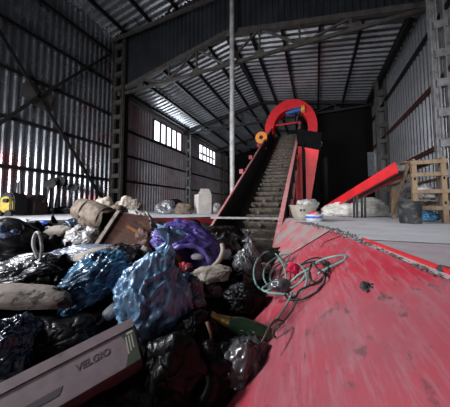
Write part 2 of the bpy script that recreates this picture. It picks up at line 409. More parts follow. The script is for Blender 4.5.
# thin pole under the ridge
e = tag(empty('steel_pole', (-3.28, 8.55, 0)), 'thin pale steel pole standing left of the red conveyor', 'pole')
bm = NB(); tube(bm, [(0, 0, 0), (0, 0, NR - .1)], .105, 16); link('shaft', bm, M['pole'], e, smooth=False)
bm = NB(); box(bm, (-.22, -.22, 0), (.22, .22, .03)); link('base_plate', bm, M['steel'], e)
# wall girts
for k, z in enumerate((1.85, 3.75, 5.65, 7.55, 9.3)):
    bm = NB(); ibeam(bm, (XL + .12, YN, z), (XL + .12, YT - .4, z), .14, .14, .02)
    tag(link('wall_girt', bm, M['steel_dark']), 'dark horizontal steel girt on left wall, %s from the floor' % ('lowest', 'second', 'third', 'fourth', 'fifth')[k], 'girt', 'girts on the front left wall')
for k, z in enumerate((1.9, 3.5, 5.1)):
    bm = NB(); ibeam(bm, (XL + .12, YT + .5, z), (XL + .12, YB, z), .14, .12, .02)
    tag(link('wall_girt', bm, M['steel_dark']), ('lowest dark girt on wall below the lit windows', 'middle dark girt on wall below the lit windows', 'dark girt along the sills of the lit windows')[k], 'girt', 'girts under the windows')
for k, z in enumerate((2.15, 4.1, 5.9)):
    bm = NB(); ibeam(bm, (XR - .12, 1.6, z), (XR - .12, YM, z), .10, .09, .02)
    tag(link('wall_girt', bm, M['rail_red'] if k < 2 else M['steel_dark']), ('rust red rail low on right wall above the trestle', 'rust red rail on right wall, upper of two', 'dark rail near top of right wall')[k], 'girt', 'rails on the right wall')
# crossed braces on left wall
C0 = Vector((XL + .25, 5.1, 5.0))
e = tag(empty('cross_brace', C0), 'crossed steel brace with centre gusset on left corrugated wall', 'brace')
for dy, dz in ((3.2, -4.4), (-3.2, 4.4), (3.2, 4.0), (-3.2, -4.4)):
    bm = NB(); bar(bm, (0, 0, 0), (0, dy, dz), .12, .10, Vector((1, 0, 0))); link('brace_arm', bm, M['steel_dark'], e)
bm = NB(); poly_prism(bm, [(-.07, -.55, .3), (-.07, -.2, .5), (-.07, .55, .2), (-.07, .45, -.5), (-.07, -.1, -.45), (-.07, -.6, -.2)], (.03, 0, 0)); link('gusset_plate', bm, M['steel'], e)
# roof trusses of the rear hall
def truss(y, label, m):
    e = tag(empty('roof_truss', (RX, y, EZ - .15)), label, 'truss')
    W = 7.2; hz = RZ - EZ - .02
    for s in (-1, 1):
        bm = NB(); bar(bm, (s * W, 0, .02), (0, 0, hz), .16, .2); link('rafter', bm, m, e)
    bm = NB(); bar(bm, (-W, 0, -.12), (W, 0, -.12), .12, .13); link('bottom_chord', bm, m, e)
    for s in (-1, 1):
        for k, (a, b) in enumerate(((.0, .22), (.45, .22), (.45, .72), (.22, .22), (.45, .45), (.70, .70))):
            p = Vector((s * W * a, 0, -.12)); q = Vector((s * W * b, 0, hz * (1 - b)))
            bm = NB(); bar(bm, p, q, .08, .08, Vector((0, 1, 0))); link('web_bar', bm, m, e)
        for a in (.22, .45, .72):
            bm = NB(); poly_prism(bm, [(s * W * a - .28, -.05, -.2), (s * W * a + .28, -.05, -.2), (s * W * a + .16, -.05, .12), (s * W * a - .16, -.05, .12)], (0, .02, 0)); link('gusset_plate', bm, m, e)
    return e
truss(YT - .12, 'nearest steel roof truss with gussets under the hanging gable sheet', M['steel'])
truss(16.15, 'middle steel roof truss crossing above the conveyor head', M['steel_dark'])
truss(22.8, 'farthest steel roof truss in the gloom beyond the windows', M['steel_dark'])
e = tag(empty('upper_beam', (RX, YT - .55, NE - .4)), 'steel beam with hanging struts high under the front roof', 'beam')
bm = NB(); bar(bm, (-7.2, 0, -.15), (7.2, 0, -.15), .12, .14); link('chord', bm, M['steel'], e)
for k in range(-4, 5):
    bm = NB(); bar(bm, (k * 1.6, 0, -.1), (k * 1.6 + .5 * (-1) ** k, 0, .55), .07, .07, Vector((0, 1, 0))); link('strut', bm, M['steel_dark'], e)
# purlins
def zr(x): return EZ + (RZ - EZ) * (1 - abs(x - RX) / 7.3)
for x in (-10.3, -8.9, -7.5, -6.1, -4.75, -2.6, -1.2, .3, 1.8, 3.2):
    bm = NB(); ibeam(bm, (x, YT + .1, zr(x) - .16), (x, YB, zr(x) - .16), .10, .18, .02)
    tag(link('roof_purlin', bm, M['steel_dark']), 'dark steel purlin running lengthwise under the rear roof', 'purlin', 'purlins under the rear roof')
bm = NB(); ibeam(bm, (RX, YT + .1, RZ - .18), (RX, YB, RZ - .18), .22, .22, .03)
tag(link('ridge_beam', bm, M['steel_dark']), 'dark steel ridge beam along the peak of the rear roof', 'beam')
for x in (-10.0, -8.3, -6.6, -4.9):
    z = NE + (NR - NE) * (1 - abs(x - RX) / 7.3) - .16
    bm = NB(); ibeam(bm, (x, YN, z), (x, YT, z), .12, .18, .02)
    tag(link('front_purlin', bm, M['steel_dark']), 'dark steel purlin running lengthwise under the taller front roof', 'purlin', 'purlins under the front roof')
for s, x, zz, lab in ((1, XL + .2, EZ - .05, 'pale eaves beam along the top of the lit windows'), (-1, XR - .2, EZ + .02, 'grey eaves beam along the top of right wall')):
    bm = NB(); ibeam(bm, (x, YT + .5, zz), (x, YM - .3 if s < 0 else YB, zz), .16, .16, .02)
    tag(link('eaves_beam', bm, M['steel_pale'] if s > 0 else M['steel_dark']), lab, 'beam')

# ------------------------------------------------------------------ hopper plates
PA0, PA1 = Vector((.5, 1.2, 0)), Vector((.17, 3.1, 0))
nA = Vector((-math.sin(R(40)), 0, math.cos(R(40))))
# plate A plane contains PA0-PA1 edge direction and slopes down towards -X
eA = (PA1 - PA0).normalized(); down = Vector((-math.cos(R(40)), 0, -math.sin(R(40))))
nA = eA.cross(down).normalized(); nA = nA if nA.z > 0 else -nA
SEAM = on_plane(264, 271, PA0, nA)
PB1 = Vector((-.85, 6.3, 0))
nB = (PB1 - PA1).cross(SEAM - PA1).normalized(); nB = nB if nB.z > 0 else -nB
def plate(name, pts, n, parent, th=.012, m=None, sub=False):
    bm = NB(); poly_prism(bm, pts, -n * th); return link(name, bm, m or M['plate'], parent)
hop = tag(empty('steel_hopper', (.5, 1.2, 0)), 'large scratched red steel hopper plates sloping from concrete floor into the rubbish pit', 'hopper')
hop_inv = Matrix.Translation(-hop.location)
def loc(p): return Vector(p) - hop.location
def dn(p, k): return Vector(p) + down * k
A = [PA0 + (PA0 - PA1).normalized() * 3.2, PA1, SEAM + (SEAM - PA1).normalized() * .25]
A.append(dn(A[0], 1.5)); A.insert(3, dn(PA0, 1.5))
plate('near_side_plate', [loc(p) for p in A], nA, hop)
PBm = Vector((-.29, 4.5, 0))
LB = on_plane(266, 268, PA1, nB)
SE2 = SEAM + (SEAM - PA1).normalized() * .25
plate('far_side_plate', [loc(p + nB * .004) for p in (PA1, PB1, LB, SE2)], nB, hop, m=M['plate_far'])['label'] = 'dustier far plate'
bm = NB(); bar(bm, loc(PA1 + nA * .004), loc(SEAM + nA * .004), .018, .01, nA); link('plate_seam', bm, M['steel_dark'], hop)
# rim angle along the floor edge
bm = NB()
for a, b in ((Vector((.555, -2.2, 0)), Vector((.555, 1.2, 0))), (Vector((.555, 1.2, 0)), Vector((.385, 2.30, 0)))):
    bar(bm, loc(a) + Vector((0, 0, .012)), loc(b) + Vector((0, 0, .012)), .008, .024)
link('rim_angle', bm, M['red'], hop)
for a, b in (((-3.25, 5.65), (-4.25, 4.5)), ((-2.8, 6.33), (-3.27, 5.62))):
    a = Vector((*a, -.02)); b = Vector((*b, -.02)); t = (b - a).normalized(); inn = Vector((-t.y, t.x, 0))
    c = Vector((-2.5, 2.5, 0)); inn = inn if inn.dot(c - a) > 0 else -inn
    dd = (inn * .35 + Vector((0, 0, -1))).normalized(); n = t.cross(dd); n = n if n.z > 0 else -n
    plate('rear_side_plate', [loc(a), loc(b), loc(b + dd * 1.2), loc(a + dd * 1.2)], n, hop, m=M['maroon'])
pa, pb = on_z(211, 217.6, .02), on_z(279, 218.5, .02)
bm = NB(); bar(bm, pa, pb, .05, .05); tag(link('cross_bar', bm, M['steel_pale']), 'pale steel bar across the pit mouth in front of conveyor', 'bar')

# ------------------------------------------------------------------ rubbish heap
def lerp(tab, x):
    if x <= tab[0][0]: return tab[0][1]
    for (a, p), (b, q) in zip(tab, tab[1:]):
        if x <= b: return p + (q - p) * (x - a) / (b - a)
    return tab[-1][1]
HT = [(.5, -.84), (1.0, -.80), (1.6, -.70), (2.2, -.60), (3.2, -.42), (4.1, -.20), (4.8, -.07), (5.6, -.10), (8, -.1)]
def heap_z(x, y):
    p = Vector((x, y, 0)); d = p.dot(FH); l = p.dot(RT)
    s = l / max(d, .4)
    z = lerp(HT, d)
    z -= .20 * max(0, min(1, (s + .25) / .35)) * min(1, max(0, (d - .8)))
    k = max(0, min(1, (x + 2.3) / .5)) * max(0, min(1, (y - 4.1) / .8)); z -= .55 * k
    return z
def in_poly(x, y, P):
    c = False; j = len(P) - 1
    for i in range(len(P)):
        xi, yi = P[i]; xj, yj = P[j]
        if (yi > y) != (yj > y) and x < (xj - xi) * (y - yi) / (yj - yi) + xi: c = not c
        j = i
    return c
bm = NB(); nx, ny = 230, 230; X0, X1, Y0, Y1 = -6.7, .35, -.2, 6.2
grid = {}
for i in range(nx + 1):
    for j in range(ny + 1):
        x = X0 + (X1 - X0) * i / nx; y = Y0 + (Y1 - Y0) * j / ny
        q = Vector((x, y, 0)); w = noise.noise(q * 1.7) * .07
        for k, a in ((4., .055), (9., .03), (20., .014)): w += a * (1 - 2 * abs(noise.noise(q * k + Vector((k, 0, 0)))))
        grid[i, j] = bm.verts.new((x, y, heap_z(x, y) - .09 + w))
for i in range(nx):
    for j in range(ny):
        x = X0 + (X1 - X0) * (i + .5) / nx; y = Y0 + (Y1 - Y0) * (j + .5) / ny
        if in_poly(x, y, PIT): bm.faces.new((grid[i, j], grid[i + 1, j], grid[i + 1, j + 1], grid[i, j + 1]))
for v in [v for v in bm.verts if not v.link_faces]: bm.verts.remove(v)
tag(link('rubbish_heap', bm, M['heap'], smooth=True, recalc=False), 'dark mass of mixed crumpled rubbish filling the pit', 'rubbish', kind='stuff')

PIT_IN = [(.3, -2.6), (.3, 1.2), (.0, 3.1), (-.5, 4.4), (-1.0, 6.0), (-2.7, 6.0), (-3.2, 5.3), (-4.15, 4.2), (-5.7, 2.6), (-6.4, 1.4), (-6.4, -2.6)]
def heap_hit(u, v):
    r = ray(u, v); t = .5
    while t < 5.6:
        p = CAM + r * t
        if p.z < heap_z(p.x, p.y): return t
        if t > 2 and p.z < .12 and not in_poly(p.x, p.y, PIT_IN): return t - .1
        t += .02
    return 5.0

# ------------------------------------------------------------------ crumpled shapes
def hash3(c):
    return Vector((math.sin(c.x * 127.1 + c.y * 311.7 + c.z * 74.7), math.sin(c.x * 269.5 + c.y * 183.3 + c.z * 246.1), math.sin(c.x * 113.5 + c.y * 271.9 + c.z * 124.6)))
def crumple(rx, ry, rz, seed, sub=5, low=.22, lf=1.3, ridge=.10, rf=3., fold=None, famp=.07, ff=5., flat=.55, pinch=None, sag=0):
    bm = NB(); bmesh.ops.create_icosphere(bm, subdivisions=sub, radius=1)
    o = Vector((seed * 3.17, seed * 1.31 + 5, seed * 2.03))
    for v in bm.verts:
        p = v.co.normalized()
        r = 1 + low * noise.noise(p * lf + o) * 1.6
        a = ridge * 1.25; f = rf * .5
        warp = noise.noise_vector(p * 2.1 + o) * .25
        for _ in range(3):           # crumpled facets, each tilted its own way
            q = (p + warp) * f + o; ds, cs = noise.voronoi(q)
            r += a * ((q - cs[0]).dot(hash3(cs[0])) * .8 + .5 * min(ds[1] - ds[0], .5) - .1); a *= .36; f *= 2.1
        if fold is not None:         # long sharp pleats
            fd = Vector(fold).normalized(); w = noise.noise_vector(p * 1.6 + o) * .35; q = p + w; q = q - fd * q.dot(fd) * .95
            for k, m in ((1, 1.), (2.3, .55)):
                r += famp * m * ((1 - abs(noise.noise(q * ff * k + o))) ** 4 - .35)
        if pinch:       # gathered towards one pole
            pd = Vector(pinch).normalized(); k = max(0, p.dot(pd)); r *= 1 + .35 * k ** 6
            side = 1 - .35 * max(0, k - .55) / .45
            q = pd * p.dot(pd) + (p - pd * p.dot(pd)) * side
            p = q
        c = Vector((p.x * rx * r, p.y * ry * r, p.z * rz * r))
        if c.z < -rz * flat: c.z = -rz * flat + (c.z + rz * flat) * .25
        v.co = c
    return bm
def view_mat(p, roll=0, yaw=0, pitch=0):
    """x to the viewer's right, y away, z up at the spot p, then turned"""
    b = Matrix((RT, FH, Vector((0, 0, 1)))).transposed().to_4x4()
    return Matrix.Translation(p) @ b @ Euler((R(pitch), R(-roll), R(yaw))).to_matrix().to_4x4()
CNT = [0]
def bag(name, label, cat, u0, v0, u1, v1, m, roll=0, deep=.8, sub=5, group=None, dz=0, dd=0, yaw=0, pitch=0, sx=1, sz=1, **kw):
    CNT[0] += 1
    uc, vc = (u0 + u1) / 2, (v0 + v1) / 2
    d = heap_hit(uc, min(v1, 395)) + dd
    if name == 'crumpled_ball': d = depth(on_plane(uc, v1, PA0, nA)) - .12
    w = (u1 - u0) * d / F / 2 * sx; h = (v1 - v0) * d / F / 2 * sz
    dp = deep * max(h, min(w, h * 1.6))
    p = at(uc, vc, d + dp * .6); p.z += dz
    kw.setdefault('seed', CNT[0])
    o = link(name, crumple(w, dp, h, sub=sub, **kw), m, mw=view_mat(p, roll, yaw, pitch), smooth=True)
    tag(o, label, cat, group); o['d'] = d; del o['d']
    return o
def neck(parent, p, direc, s, m, seed=0):
    """tied and flared neck of a bag"""
    bm = NB(); d = Vector(direc).normalized(); mw = Matrix.Translation(p) @ frame(Vector((0, 0, 0)), d).to_4x4()
    rings = []; seg = 40
    for t, rr in ((0, .85), (.25, .45), (.42, .24), (.55, .22), (.75, .5), (1.0, .8), (1.25, .95)):
        ring = []
        for k in range(seg):
            a = 2 * math.pi * k / seg
            w = 1 + .28 * math.sin(a * 7 + seed) * (.4 + t) + .12 * math.sin(a * 13 + seed * 2)
            ring.append(bm.verts.new(mw @ Vector((rr * w * math.cos(a) * s, rr * w * math.sin(a) * s, t * s * 1.5 + .08 * s * math.sin(a * 3 + seed) * t))))
        rings.append(ring)
    for a, b in zip(rings, rings[1:]):
        for k in range(seg): bm.faces.new((a[k], a[(k + 1) % seg], b[(k + 1) % seg], b[k]))
    return link('tied_neck', bm, m, parent, smooth=True)

# ---- the rubbish, item by item
b = bag('rubbish_bag', 'big black rubbish bag bulging at left edge of the heap', 'bag', -28, 219, 46, 262, M['bag_black'], roll=-16, sub=6, ridge=.06, low=.15)
bag('printed_bag', 'blue and white printed plastic bag on big black bag at left edge', 'bag', -8, 226, 16, 254, M['bluecloth'], dd=-.35, sub=5)
bag('cement_sack', 'pale dirty cloth sack lying slanted behind the black bag', 'sack', 39, 222, 72, 247, M['cream2'], roll=24, deep=.6, sub=6, sz=.62, ridge=.05)
bag('wrapper', 'white and red crumpled wrapper at pit edge beneath yellow washer', 'wrapper', 19, 219, 33, 226, M['whitescrap'], ridge=.2)
bag('wrapper', 'small red wrapper at pit edge beside the white one', 'wrapper', 18, 224, 30, 229, M['redscrap'], ridge=.2)
bag('wrapper', 'blue wrapper at pit edge left of the cloth sack', 'wrapper', 38, 220, 48, 227, M['bluescrap'], ridge=.2)
bag('wrapper', 'long white wrapper lying in front of the blue wrapper', 'wrapper', 32, 227, 50, 232, M['whitescrap'], ridge=.2, roll=10)
bag('wrapper', 'dark navy wrapper between the cloth sack and the tan tub', 'wrapper', 66, 218, 84, 231, M['bag_navy'], ridge=.15)
b = bag('crumpled_bag', 'ball of crumpled white plastic stained brown beside the tan tub', 'bag', 66, 226, 98, 249, M['bag_white'], sub=6, ridge=.16, rf=4, low=.2)
# tan tub / barrel lying open
d = heap_hit(98, 233); p = at(99, 217, d + .1)
e = tag(empty('hide_tub', mw=view_mat(p, 12, 62) @ Matrix.Diagonal((.9, 1, 1.05, 1))), 'tan brown open tub lying on its side behind crumpled white bag', 'tub')
r_ = 12.5 * d / F
bm = NB(); lathe(bm, [(.02, -.62), (r_ * .86, -.6), (r_ * .98, -.3), (r_, 0), (r_ * .97, .3), (r_ * .9, .3), (r_ * .88, -.2), (r_ * .7, -.5), (.02, -.52)], 36, Matrix.Rotation(R(105), 4, 'X'))
for v in bm.verts: v.co += noise.noise_vector(v.co * 5) * .075
link('shell', bm, M['tan'], e, smooth=True)
for z in (-.3, .22):
    bm = NB(); tube(bm, [Matrix.Rotation(R(105), 3, 'X') @ Vector((r_ * 1.0 * math.cos(a * R(15)), r_ * 1.0 * math.sin(a * R(15)), z)) for a in range(25)], .018, 8); link('hoop', bm, M['handle'], e, smooth=True)
bag('crumpled_bag', 'tan cloth flap slumped against left side of the tub', 'bag', 81, 213, 93, 232, M['tan'], ridge=.06)
bag('crumpled_bag', 'small yellow-green plastic bag behind the tan tub', 'bag', 83, 203, 103, 216, M['yellowgreen'], dd=.1, dz=-.08, ridge=.12)
bag('crumpled_bag', 'dull cream bag standing on top of heap behind the tub', 'bag', 95, 196, 114, 212, M['cream2'], dd=.35, dz=-.05)
kb = bag('crumpled_bag', 'pale cream knotted bag at the very top of the heap above the rusty board', 'bag', 116, 197, 140, 214, M['cream2'], dd=.1, sub=6, ridge=.15)
neck(kb, Vector((.13, -.02, .06)), (1, -.2, .3), .07, M['cream2'], 4)
bag('crumpled_bag', 'tan rag tucked between tub and pale knotted bag', 'bag', 110, 203, 124, 219, M['tan'], dd=.05, dz=-.05)
# rusty board box: an open drawer-like tray tipped on the heap
d0 = heap_hit(118, 250)
P0, P1, P2 = at(96, 247, d0 - .1), at(119, 212, d0 + .45), at(152, 248, d0 + .05)
ex = (P2 - P0); ey = (P1 - P0); P3 = P1 + ex * .62 + Vector((0, 0, -.05)); nn = ex.cross(ey).normalized(); nn = nn if nn.dot(CAM - P0) > 0 else -nn
e = tag(empty('wooden_board', P0), 'rusty brown broken furniture board with pale edge tipped up on heap', 'board')
bm = NB(); poly_prism(bm, [Vector((0, 0, 0)), ey, P3 - P0, ex], -nn * .05); link('panel', bm, M['rust'], e)
bm = NB(); bar(bm, nn * .012, ey + nn * .012, .055, .07, nn); link('pale_edge', bm, M['cream'], e)['label'] = 'pale worn edge strip'
bm = NB(); bar(bm, ex * .33 + nn * .01 + ey * .55, ex * .9 + ey * .22 + nn * .01, .05, .03, nn); link('batten', bm, M['rust2'], e)
bag('wadding', 'dirty white wadding spilling down right side of rusty board', 'wadding', 128, 209, 158, 232, M['fluff'], roll=-38, dd=.25, sub=6, ridge=.14, rf=4, sz=.7)
bag('crumpled_bag', 'dark brown rag hanging below the rusty board on its right', 'bag', 136, 226, 160, 256, M['rust'], ridge=.12, dd=.1)
# middle left
bag('plastic_film', 'long silver-blue film crossing heap below rusty board', 'plastic film', 44, 243, 140, 268, M['bag_silver'], roll=6, deep=.9, sub=6, ridge=.04, fold=(1, 0, .1), famp=.14, sz=.8)
bag('pillow', 'cream stained pillow on silver-blue film below rusty board', 'pillow', 75, 245, 117, 266, M['cream2'], roll=9, dd=-.35, deep=.8, sub=6, ridge=.05, low=.14, sz=.72)
bag('bin_liner', 'black bin liner in the shadow right of the cream pillow', 'bag', 104, 244, 142, 276, M['bag_black'], dd=.1)
bag('carton', 'pale striped paper piece between rusty board and blue bag', 'paper', 137, 246, 152, 268, M['cream2'], ridge=.05, dd=.1, deep=.4)
g = bag('plastic_film', 'grey translucent bag with loop handle lying left of dark blue bag', 'plastic bag', -14, 254, 58, 288, M['bag_grey'], roll=10, deep=.9, sub=6, ridge=.04, fold=(1, 0, .2), famp=.14, sz=.85)
bm = NB(); q0 = Vector((.30, -.12, .12))
tube(bm, catmull([q0, q0 + Vector((-.03, 0, .16)), q0 + Vector((0, .01, .27)), q0 + Vector((.05, 0, .26)), q0 + Vector((.06, 0, .12)), q0 + Vector((.03, 0, -.02))]), .016, 8); link('loop_handle', bm, M['bag_white'], g, smooth=True)
bag('plastic_film', 'dark grey flattened bag behind the translucent bag at left edge', 'plastic bag', -10, 247, 30, 263, M['bag_grey'], dd=.2, ridge=.14, sz=.6)
bag('rubbish_bag', 'black sack in the gap between grey bag and blue bag', 'bag', 46, 256, 70, 279, M['bag_black'], dd=.1)
b = bag('blue_bag', 'dark blue shiny bag with streaked folds left of bright blue bag', 'bag', 56, 252, 134, 314, M['bag_blue'], roll=30, deep=.8, sub=6, ridge=.025, fold=(1, 0, .3), famp=.17, ff=4, low=.2, sz=.85)
bag('cushion', 'long stained cream cushion lying at left edge in front of grey bag', 'cushion', -26, 281, 77, 313, M['cream'], roll=-2, dd=-.28, deep=.8, sub=6, ridge=.04, low=.13, sz=.82)
bag('rubbish_bag', 'black bag between cream cushion and carton', 'bag', 26, 315, 98, 356, M['bag_black'], sub=6, ridge=.10)
bag('plastic_film', 'navy blue film sheet at left edge beneath cream cushion', 'plastic film', -22, 318, 36, 378, M['bag_navy'], sub=6, roll=-24, fold=(.6, 0, .8), famp=.14, ff=3, ridge=.03)
bag('plastic_film', 'pale blue torn film on navy sheet at left edge', 'plastic film', -4, 320, 28, 356, M['bag_blue'], sub=5, dd=-.12, roll=-30, ridge=.04, fold=(1, 0, .4), famp=.2, ff=3.5, sz=.55)
b = bag('blue_bag', 'bright blue tied rubbish bag in the middle of the heap', 'bag', 116, 260, 190, 342, M['bag_blue2'], sub=6, deep=.8, ridge=.02, fold=(.25, 0, 1), famp=.16, ff=3.4, low=.16, pinch=(.25, 0, 1), sz=1.0)
hb = max(v.co.z for v in b.data.vertices)
neck(b, Vector((hb * .22, 0, hb * .86)), (.3, -.1, 1), hb * .22, M['bag_blue2'], 2)
bag('rubbish_bag', 'dark navy bag standing in for shaded right side of bright blue bag', 'bag', 166, 276, 206, 328, M['bag_navy'], sub=6, ridge=.1, dd=.05)  # darker bag added to give the blue bag its shaded side
# purple bag with open mouth
d = heap_hit(188, 268) - .1; p = at(188, 245, d + .25)
e = tag(empty('purple_bag', mw=view_mat(p, -24, 0, 22)), 'purple plastic bag gaping open in the middle of the heap', 'bag')
wx = 38 * d / F; wz = 20 * d / F
bm = crumple(wx, wz * 1.1, wz, 21, sub=6, ridge=.03, fold=(1, 0, .1), famp=.15, ff=4, low=.14)
# press the mouth in
mc = Vector((wx * .30, -wz * .95, wz * .1))
for v in bm.verts:
    q = (v.co - mc); r2 = (q.x / (wx * .55)) ** 2 + (q.z / (wz * .6)) ** 2
    if r2 < 1 and v.co.y < 0: v.co.y += wz * 1.05 * (1 - r2) ** .45
link('bag_skin', bm, M['bag_purple'], e, smooth=True)
bm = crumple(wx * .5, wz * .28, wz * .46, 22, sub=5, ridge=.12, fold=(0, 0, 1), famp=.16)
link('pale_lining', bm, M['purple_in'], e, smooth=True, mw=Matrix.Translation((wx * .28, -wz * .16, wz * .06)))
bm = NB(); tube(bm, [mc + Vector((wx * .56 * math.cos(a * R(12)), -.02 - .04 * math.sin(a * R(36)), wz * .62 * math.sin(a * R(12)))) for a in range(31)], [.034 + .012 * math.sin(a * 2.3) for a in range(31)], 8)
link('mouth_hem', bm, M['bag_purple'], e, smooth=True)
bag('carton', 'small white carton lying in mouth of purple bag', 'carton', 191, 255, 204, 262, M['whitescrap'], dd=-.42, ridge=.04, low=.06, dz=.02)
# white ring + bag below purple
pts = [heap_hit(u, v + 14) for u, v in ((207, 262),)]
d = pts[0] - .15
bm = NB(); tube(bm, catmull([at(u, v, d + k) for u, v, k in ((197, 273, 0), (205, 271, -.03), (214, 266, -.03), (220, 259, 0), (223, 251, .05), (222, 244, .1))]), [.03] * 41, 10)
tag(link('plastic_tube', bm, M['cream2'], smooth=True), 'curved cream plastic pipe under right side of purple bag', 'pipe')
bag('crumpled_bag', 'beige crumpled sack below cream pipe', 'bag', 194, 263, 231, 286, M['cream2'], dd=-.18, sub=6, ridge=.12, roll=4, sz=.8)
bag('paper', 'pale bluish paper scrap right of purple bag', 'paper', 219, 246, 231, 262, M['whitescrap'], ridge=.1, deep=.4)
bag('crumpled_bag', 'tangle of pale fluff above right end of purple bag', 'bag', 196, 230, 222, 246, M['fluff'], ridge=.25, rf=4, roll=-20, sz=.6, dd=.3)
bag('rubbish_bag', 'black bag behind the purple bag beside the conveyor foot', 'bag', 212, 234, 236, 262, M['bag_black'], dd=.1)
bag('wrapper', 'small red wrapper in front of purple bag', 'wrapper', 179, 262, 192, 273, M['redscrap'], ridge=.3, rf=4, dd=-.1)
bag('wrapper', 'orange-brown wrapper above neck of bright blue bag', 'wrapper', 166, 254, 182, 270, M['orangescrap'], ridge=.2)
bag('wrapper', 'pinkish crumpled wrapper with red tip below beige sack', 'wrapper', 204, 285, 222, 299, M['card_pink'], ridge=.2)
bag('wrapper', 'red scrap beside the pinkish wrapper', 'wrapper', 216, 290, 223, 298, M['redscrap'], ridge=.2)
bag('wrapper', 'tiny orange scrap right of beige sack', 'wrapper', 221, 283, 226, 291, M['orangescrap'], ridge=.2)
bag('wrapper', 'small orange scrap beneath navy bag', 'wrapper', 194, 300, 200, 306, M['orangescrap'], ridge=.2)
b = bag('clear_bag', 'grey translucent tied bag standing at conveyor foot beside hose coil', 'bag', 234, 248, 262, 284, M['bag_grey'], sub=6, ridge=.04, pinch=(.1, 0, 1), fold=(.2, 0, 1), famp=.13)
hb = max(v.co.z for v in b.data.vertices); neck(b, Vector((.0, 0, hb * .86)), (.1, 0, 1), hb * .2, M['bag_grey'], 3)
bag('crumpled_bag', 'brown soiled bag below the grey translucent bag', 'bag', 228, 274, 252, 292, M['tan'], ridge=.12)
bag('rubbish_bag', 'shiny black bag sprawled beneath the hose coil', 'bag', 224, 284, 266, 318, M['bag_black'], sub=6, ridge=.05, fold=(1, 0, -.3), famp=.14)
bag('rubbish_bag', 'black bag in the dark hollow right of bright blue bag', 'bag', 174, 310, 214, 356, M['bag_black'], sub=6, ridge=.1)
bag('rubbish_bag', 'black bag at bottom centre in front of navy bag', 'bag', 140, 336, 206, 404, M['bag_black'], sub=6, ridge=.1)
bag('rubbish_bag', 'black bag at bottom between carton and clear bag', 'bag', 188, 346, 240, 408, M['bag_black'], sub=6, ridge=.09)
bag('clear_bag', 'smoky clear plastic bag with bright glints at bottom beside red plate', 'bag', 217, 340, 274, 402, M['bag_clear'], sub=6, ridge=.03, fold=(.3, 0, 1), famp=.15, ff=2.6)
bag('crumpled_ball', 'grey ball of plastic resting on hopper plate inside hose coil', 'plastic ball', 271, 278, 290, 293, M['bag_grey'], ridge=.08, sub=5, dd=-.25)
bag('wrapper', 'cream torn scrap by the hose left of plate', 'wrapper', 258, 264, 272, 274, M['cream2'], ridge=.2)

# grey lidded bottle
d = heap_hit(100, 330); a, b_ = at(86, 334, d - .05), at(118, 306, d + .12)
e = tag(empty('plastic_bottle', mw=Matrix.Translation(a) @ frame(a, b_).to_4x4()), 'greyish white plastic bottle lying left of bright blue bag above carton', 'bottle')
L = (b_ - a).length
bm = NB(); lathe(bm, [(.001, L * .55), (.03, L * .55), (.046, L * .6), (.052, L * .75), (.05, L * .95), (.035, L), (.001, L)], 24); link('body', bm, M['white_plastic'], e, smooth=True)
bm = NB(); lathe(bm, [(.001, 0), (.016, 0), (.016, L * .12), (.012, L * .2), (.014, L * .45), (.028, L * .56)], 20); link('neck', bm, M['bag_grey'], e, smooth=True)
# green bottle with gold foil neck
d = heap_hit(240, 345) - .22; a, b_ = at(211, 315, d + .08), at(271, 338, d)
e = tag(empty('glass_bottle', mw=Matrix.Translation(a) @ frame(a, b_).to_4x4()), 'green glass bottle with gold foil neck lying in dark rubbish', 'bottle')
L = (b_ - a).length; rb = .068
bm = NB(); lathe(bm, [(.03, L * .22), (.036, L * .3), (rb * .8, L * .42), (rb, L * .52), (rb, L * .95), (rb * .9, L), (.001, L * .97)], 28); link('glass_body', bm, M['glass_green'], e, smooth=True)
bm = NB(); lathe(bm, [(.001, 0), (.026, .0), (.028, L * .06), (.022, L * .08), (.026, L * .15), (.034, L * .25), (.04, L * .33)], 24); link('foil_neck', bm, M['gold'], e, smooth=True)
# twig-like tan stick
a, b_ = at(207, 322, 1.45), at(212, 344, 1.42)
bm = NB(); tube(bm, [a, (a + b_) / 2 + Vector((.01, 0, 0)), b_], [.012, .010, .005], 8); tag(link('wood_stick', bm, M['wood'], smooth=True), 'short wooden stick beside gold neck of green bottle', 'stick')

# carton with print
ca, cb = at(132, 319, 1.42), at(-8, 389, 1.12)
e1 = (ca - cb).normalized(); fd = (at(106, 362, 1.24) - at(120, 333, 1.36)); e2 = (fd - e1 * fd.dot(e1)).normalized(); e3 = e1.cross(e2).normalized()
if e3.dot(CAM - ca) < 0: e3 = -e3
# local axes: x along the box, y up the face, z out of the face
mw = Matrix((e1, -e2, e3)).transposed().to_4x4(); mw.translation = ca
if mw.to_3x3().determinant() < 0: mw = Matrix((e1, -e2, -e3)).transposed().to_4x4(); mw.translation = ca
zs = 1 if (mw.to_3x3() @ Vector((0, 0, 1))).dot(CAM - ca) > 0 else -1
e = tag(empty('carton', mw=mw), 'grubby pink printed carton lying at bottom left of heap', 'carton')
LB_, HB_, DB_ = 1.05, .25, .16
bm = NB(); box(bm, (-LB_, -HB_, -DB_), (0, 0, 0), bev=.004); link('box_body', bm, M['card_pink'], e)
bm = NB(); box(bm, (-LB_, -.052, 0), (.002, .006, .008)); link('lid_flap', bm, M['card_pink'], e)
bm = NB()
pts = [Vector((-.002, -.058, .001))] + [Vector((-.085 + .028 * math.sin(t * math.pi) , -.058 - (HB_ - .06) * t, .001)) for t in [k / 8 for k in range(9)]] + [Vector((-.002, -HB_ + .002, .001))]
poly_prism(bm, pts, (0, 0, .002)); link('corner_panel', bm, M['card_green'], e)['label'] = 'dark green printed corner'
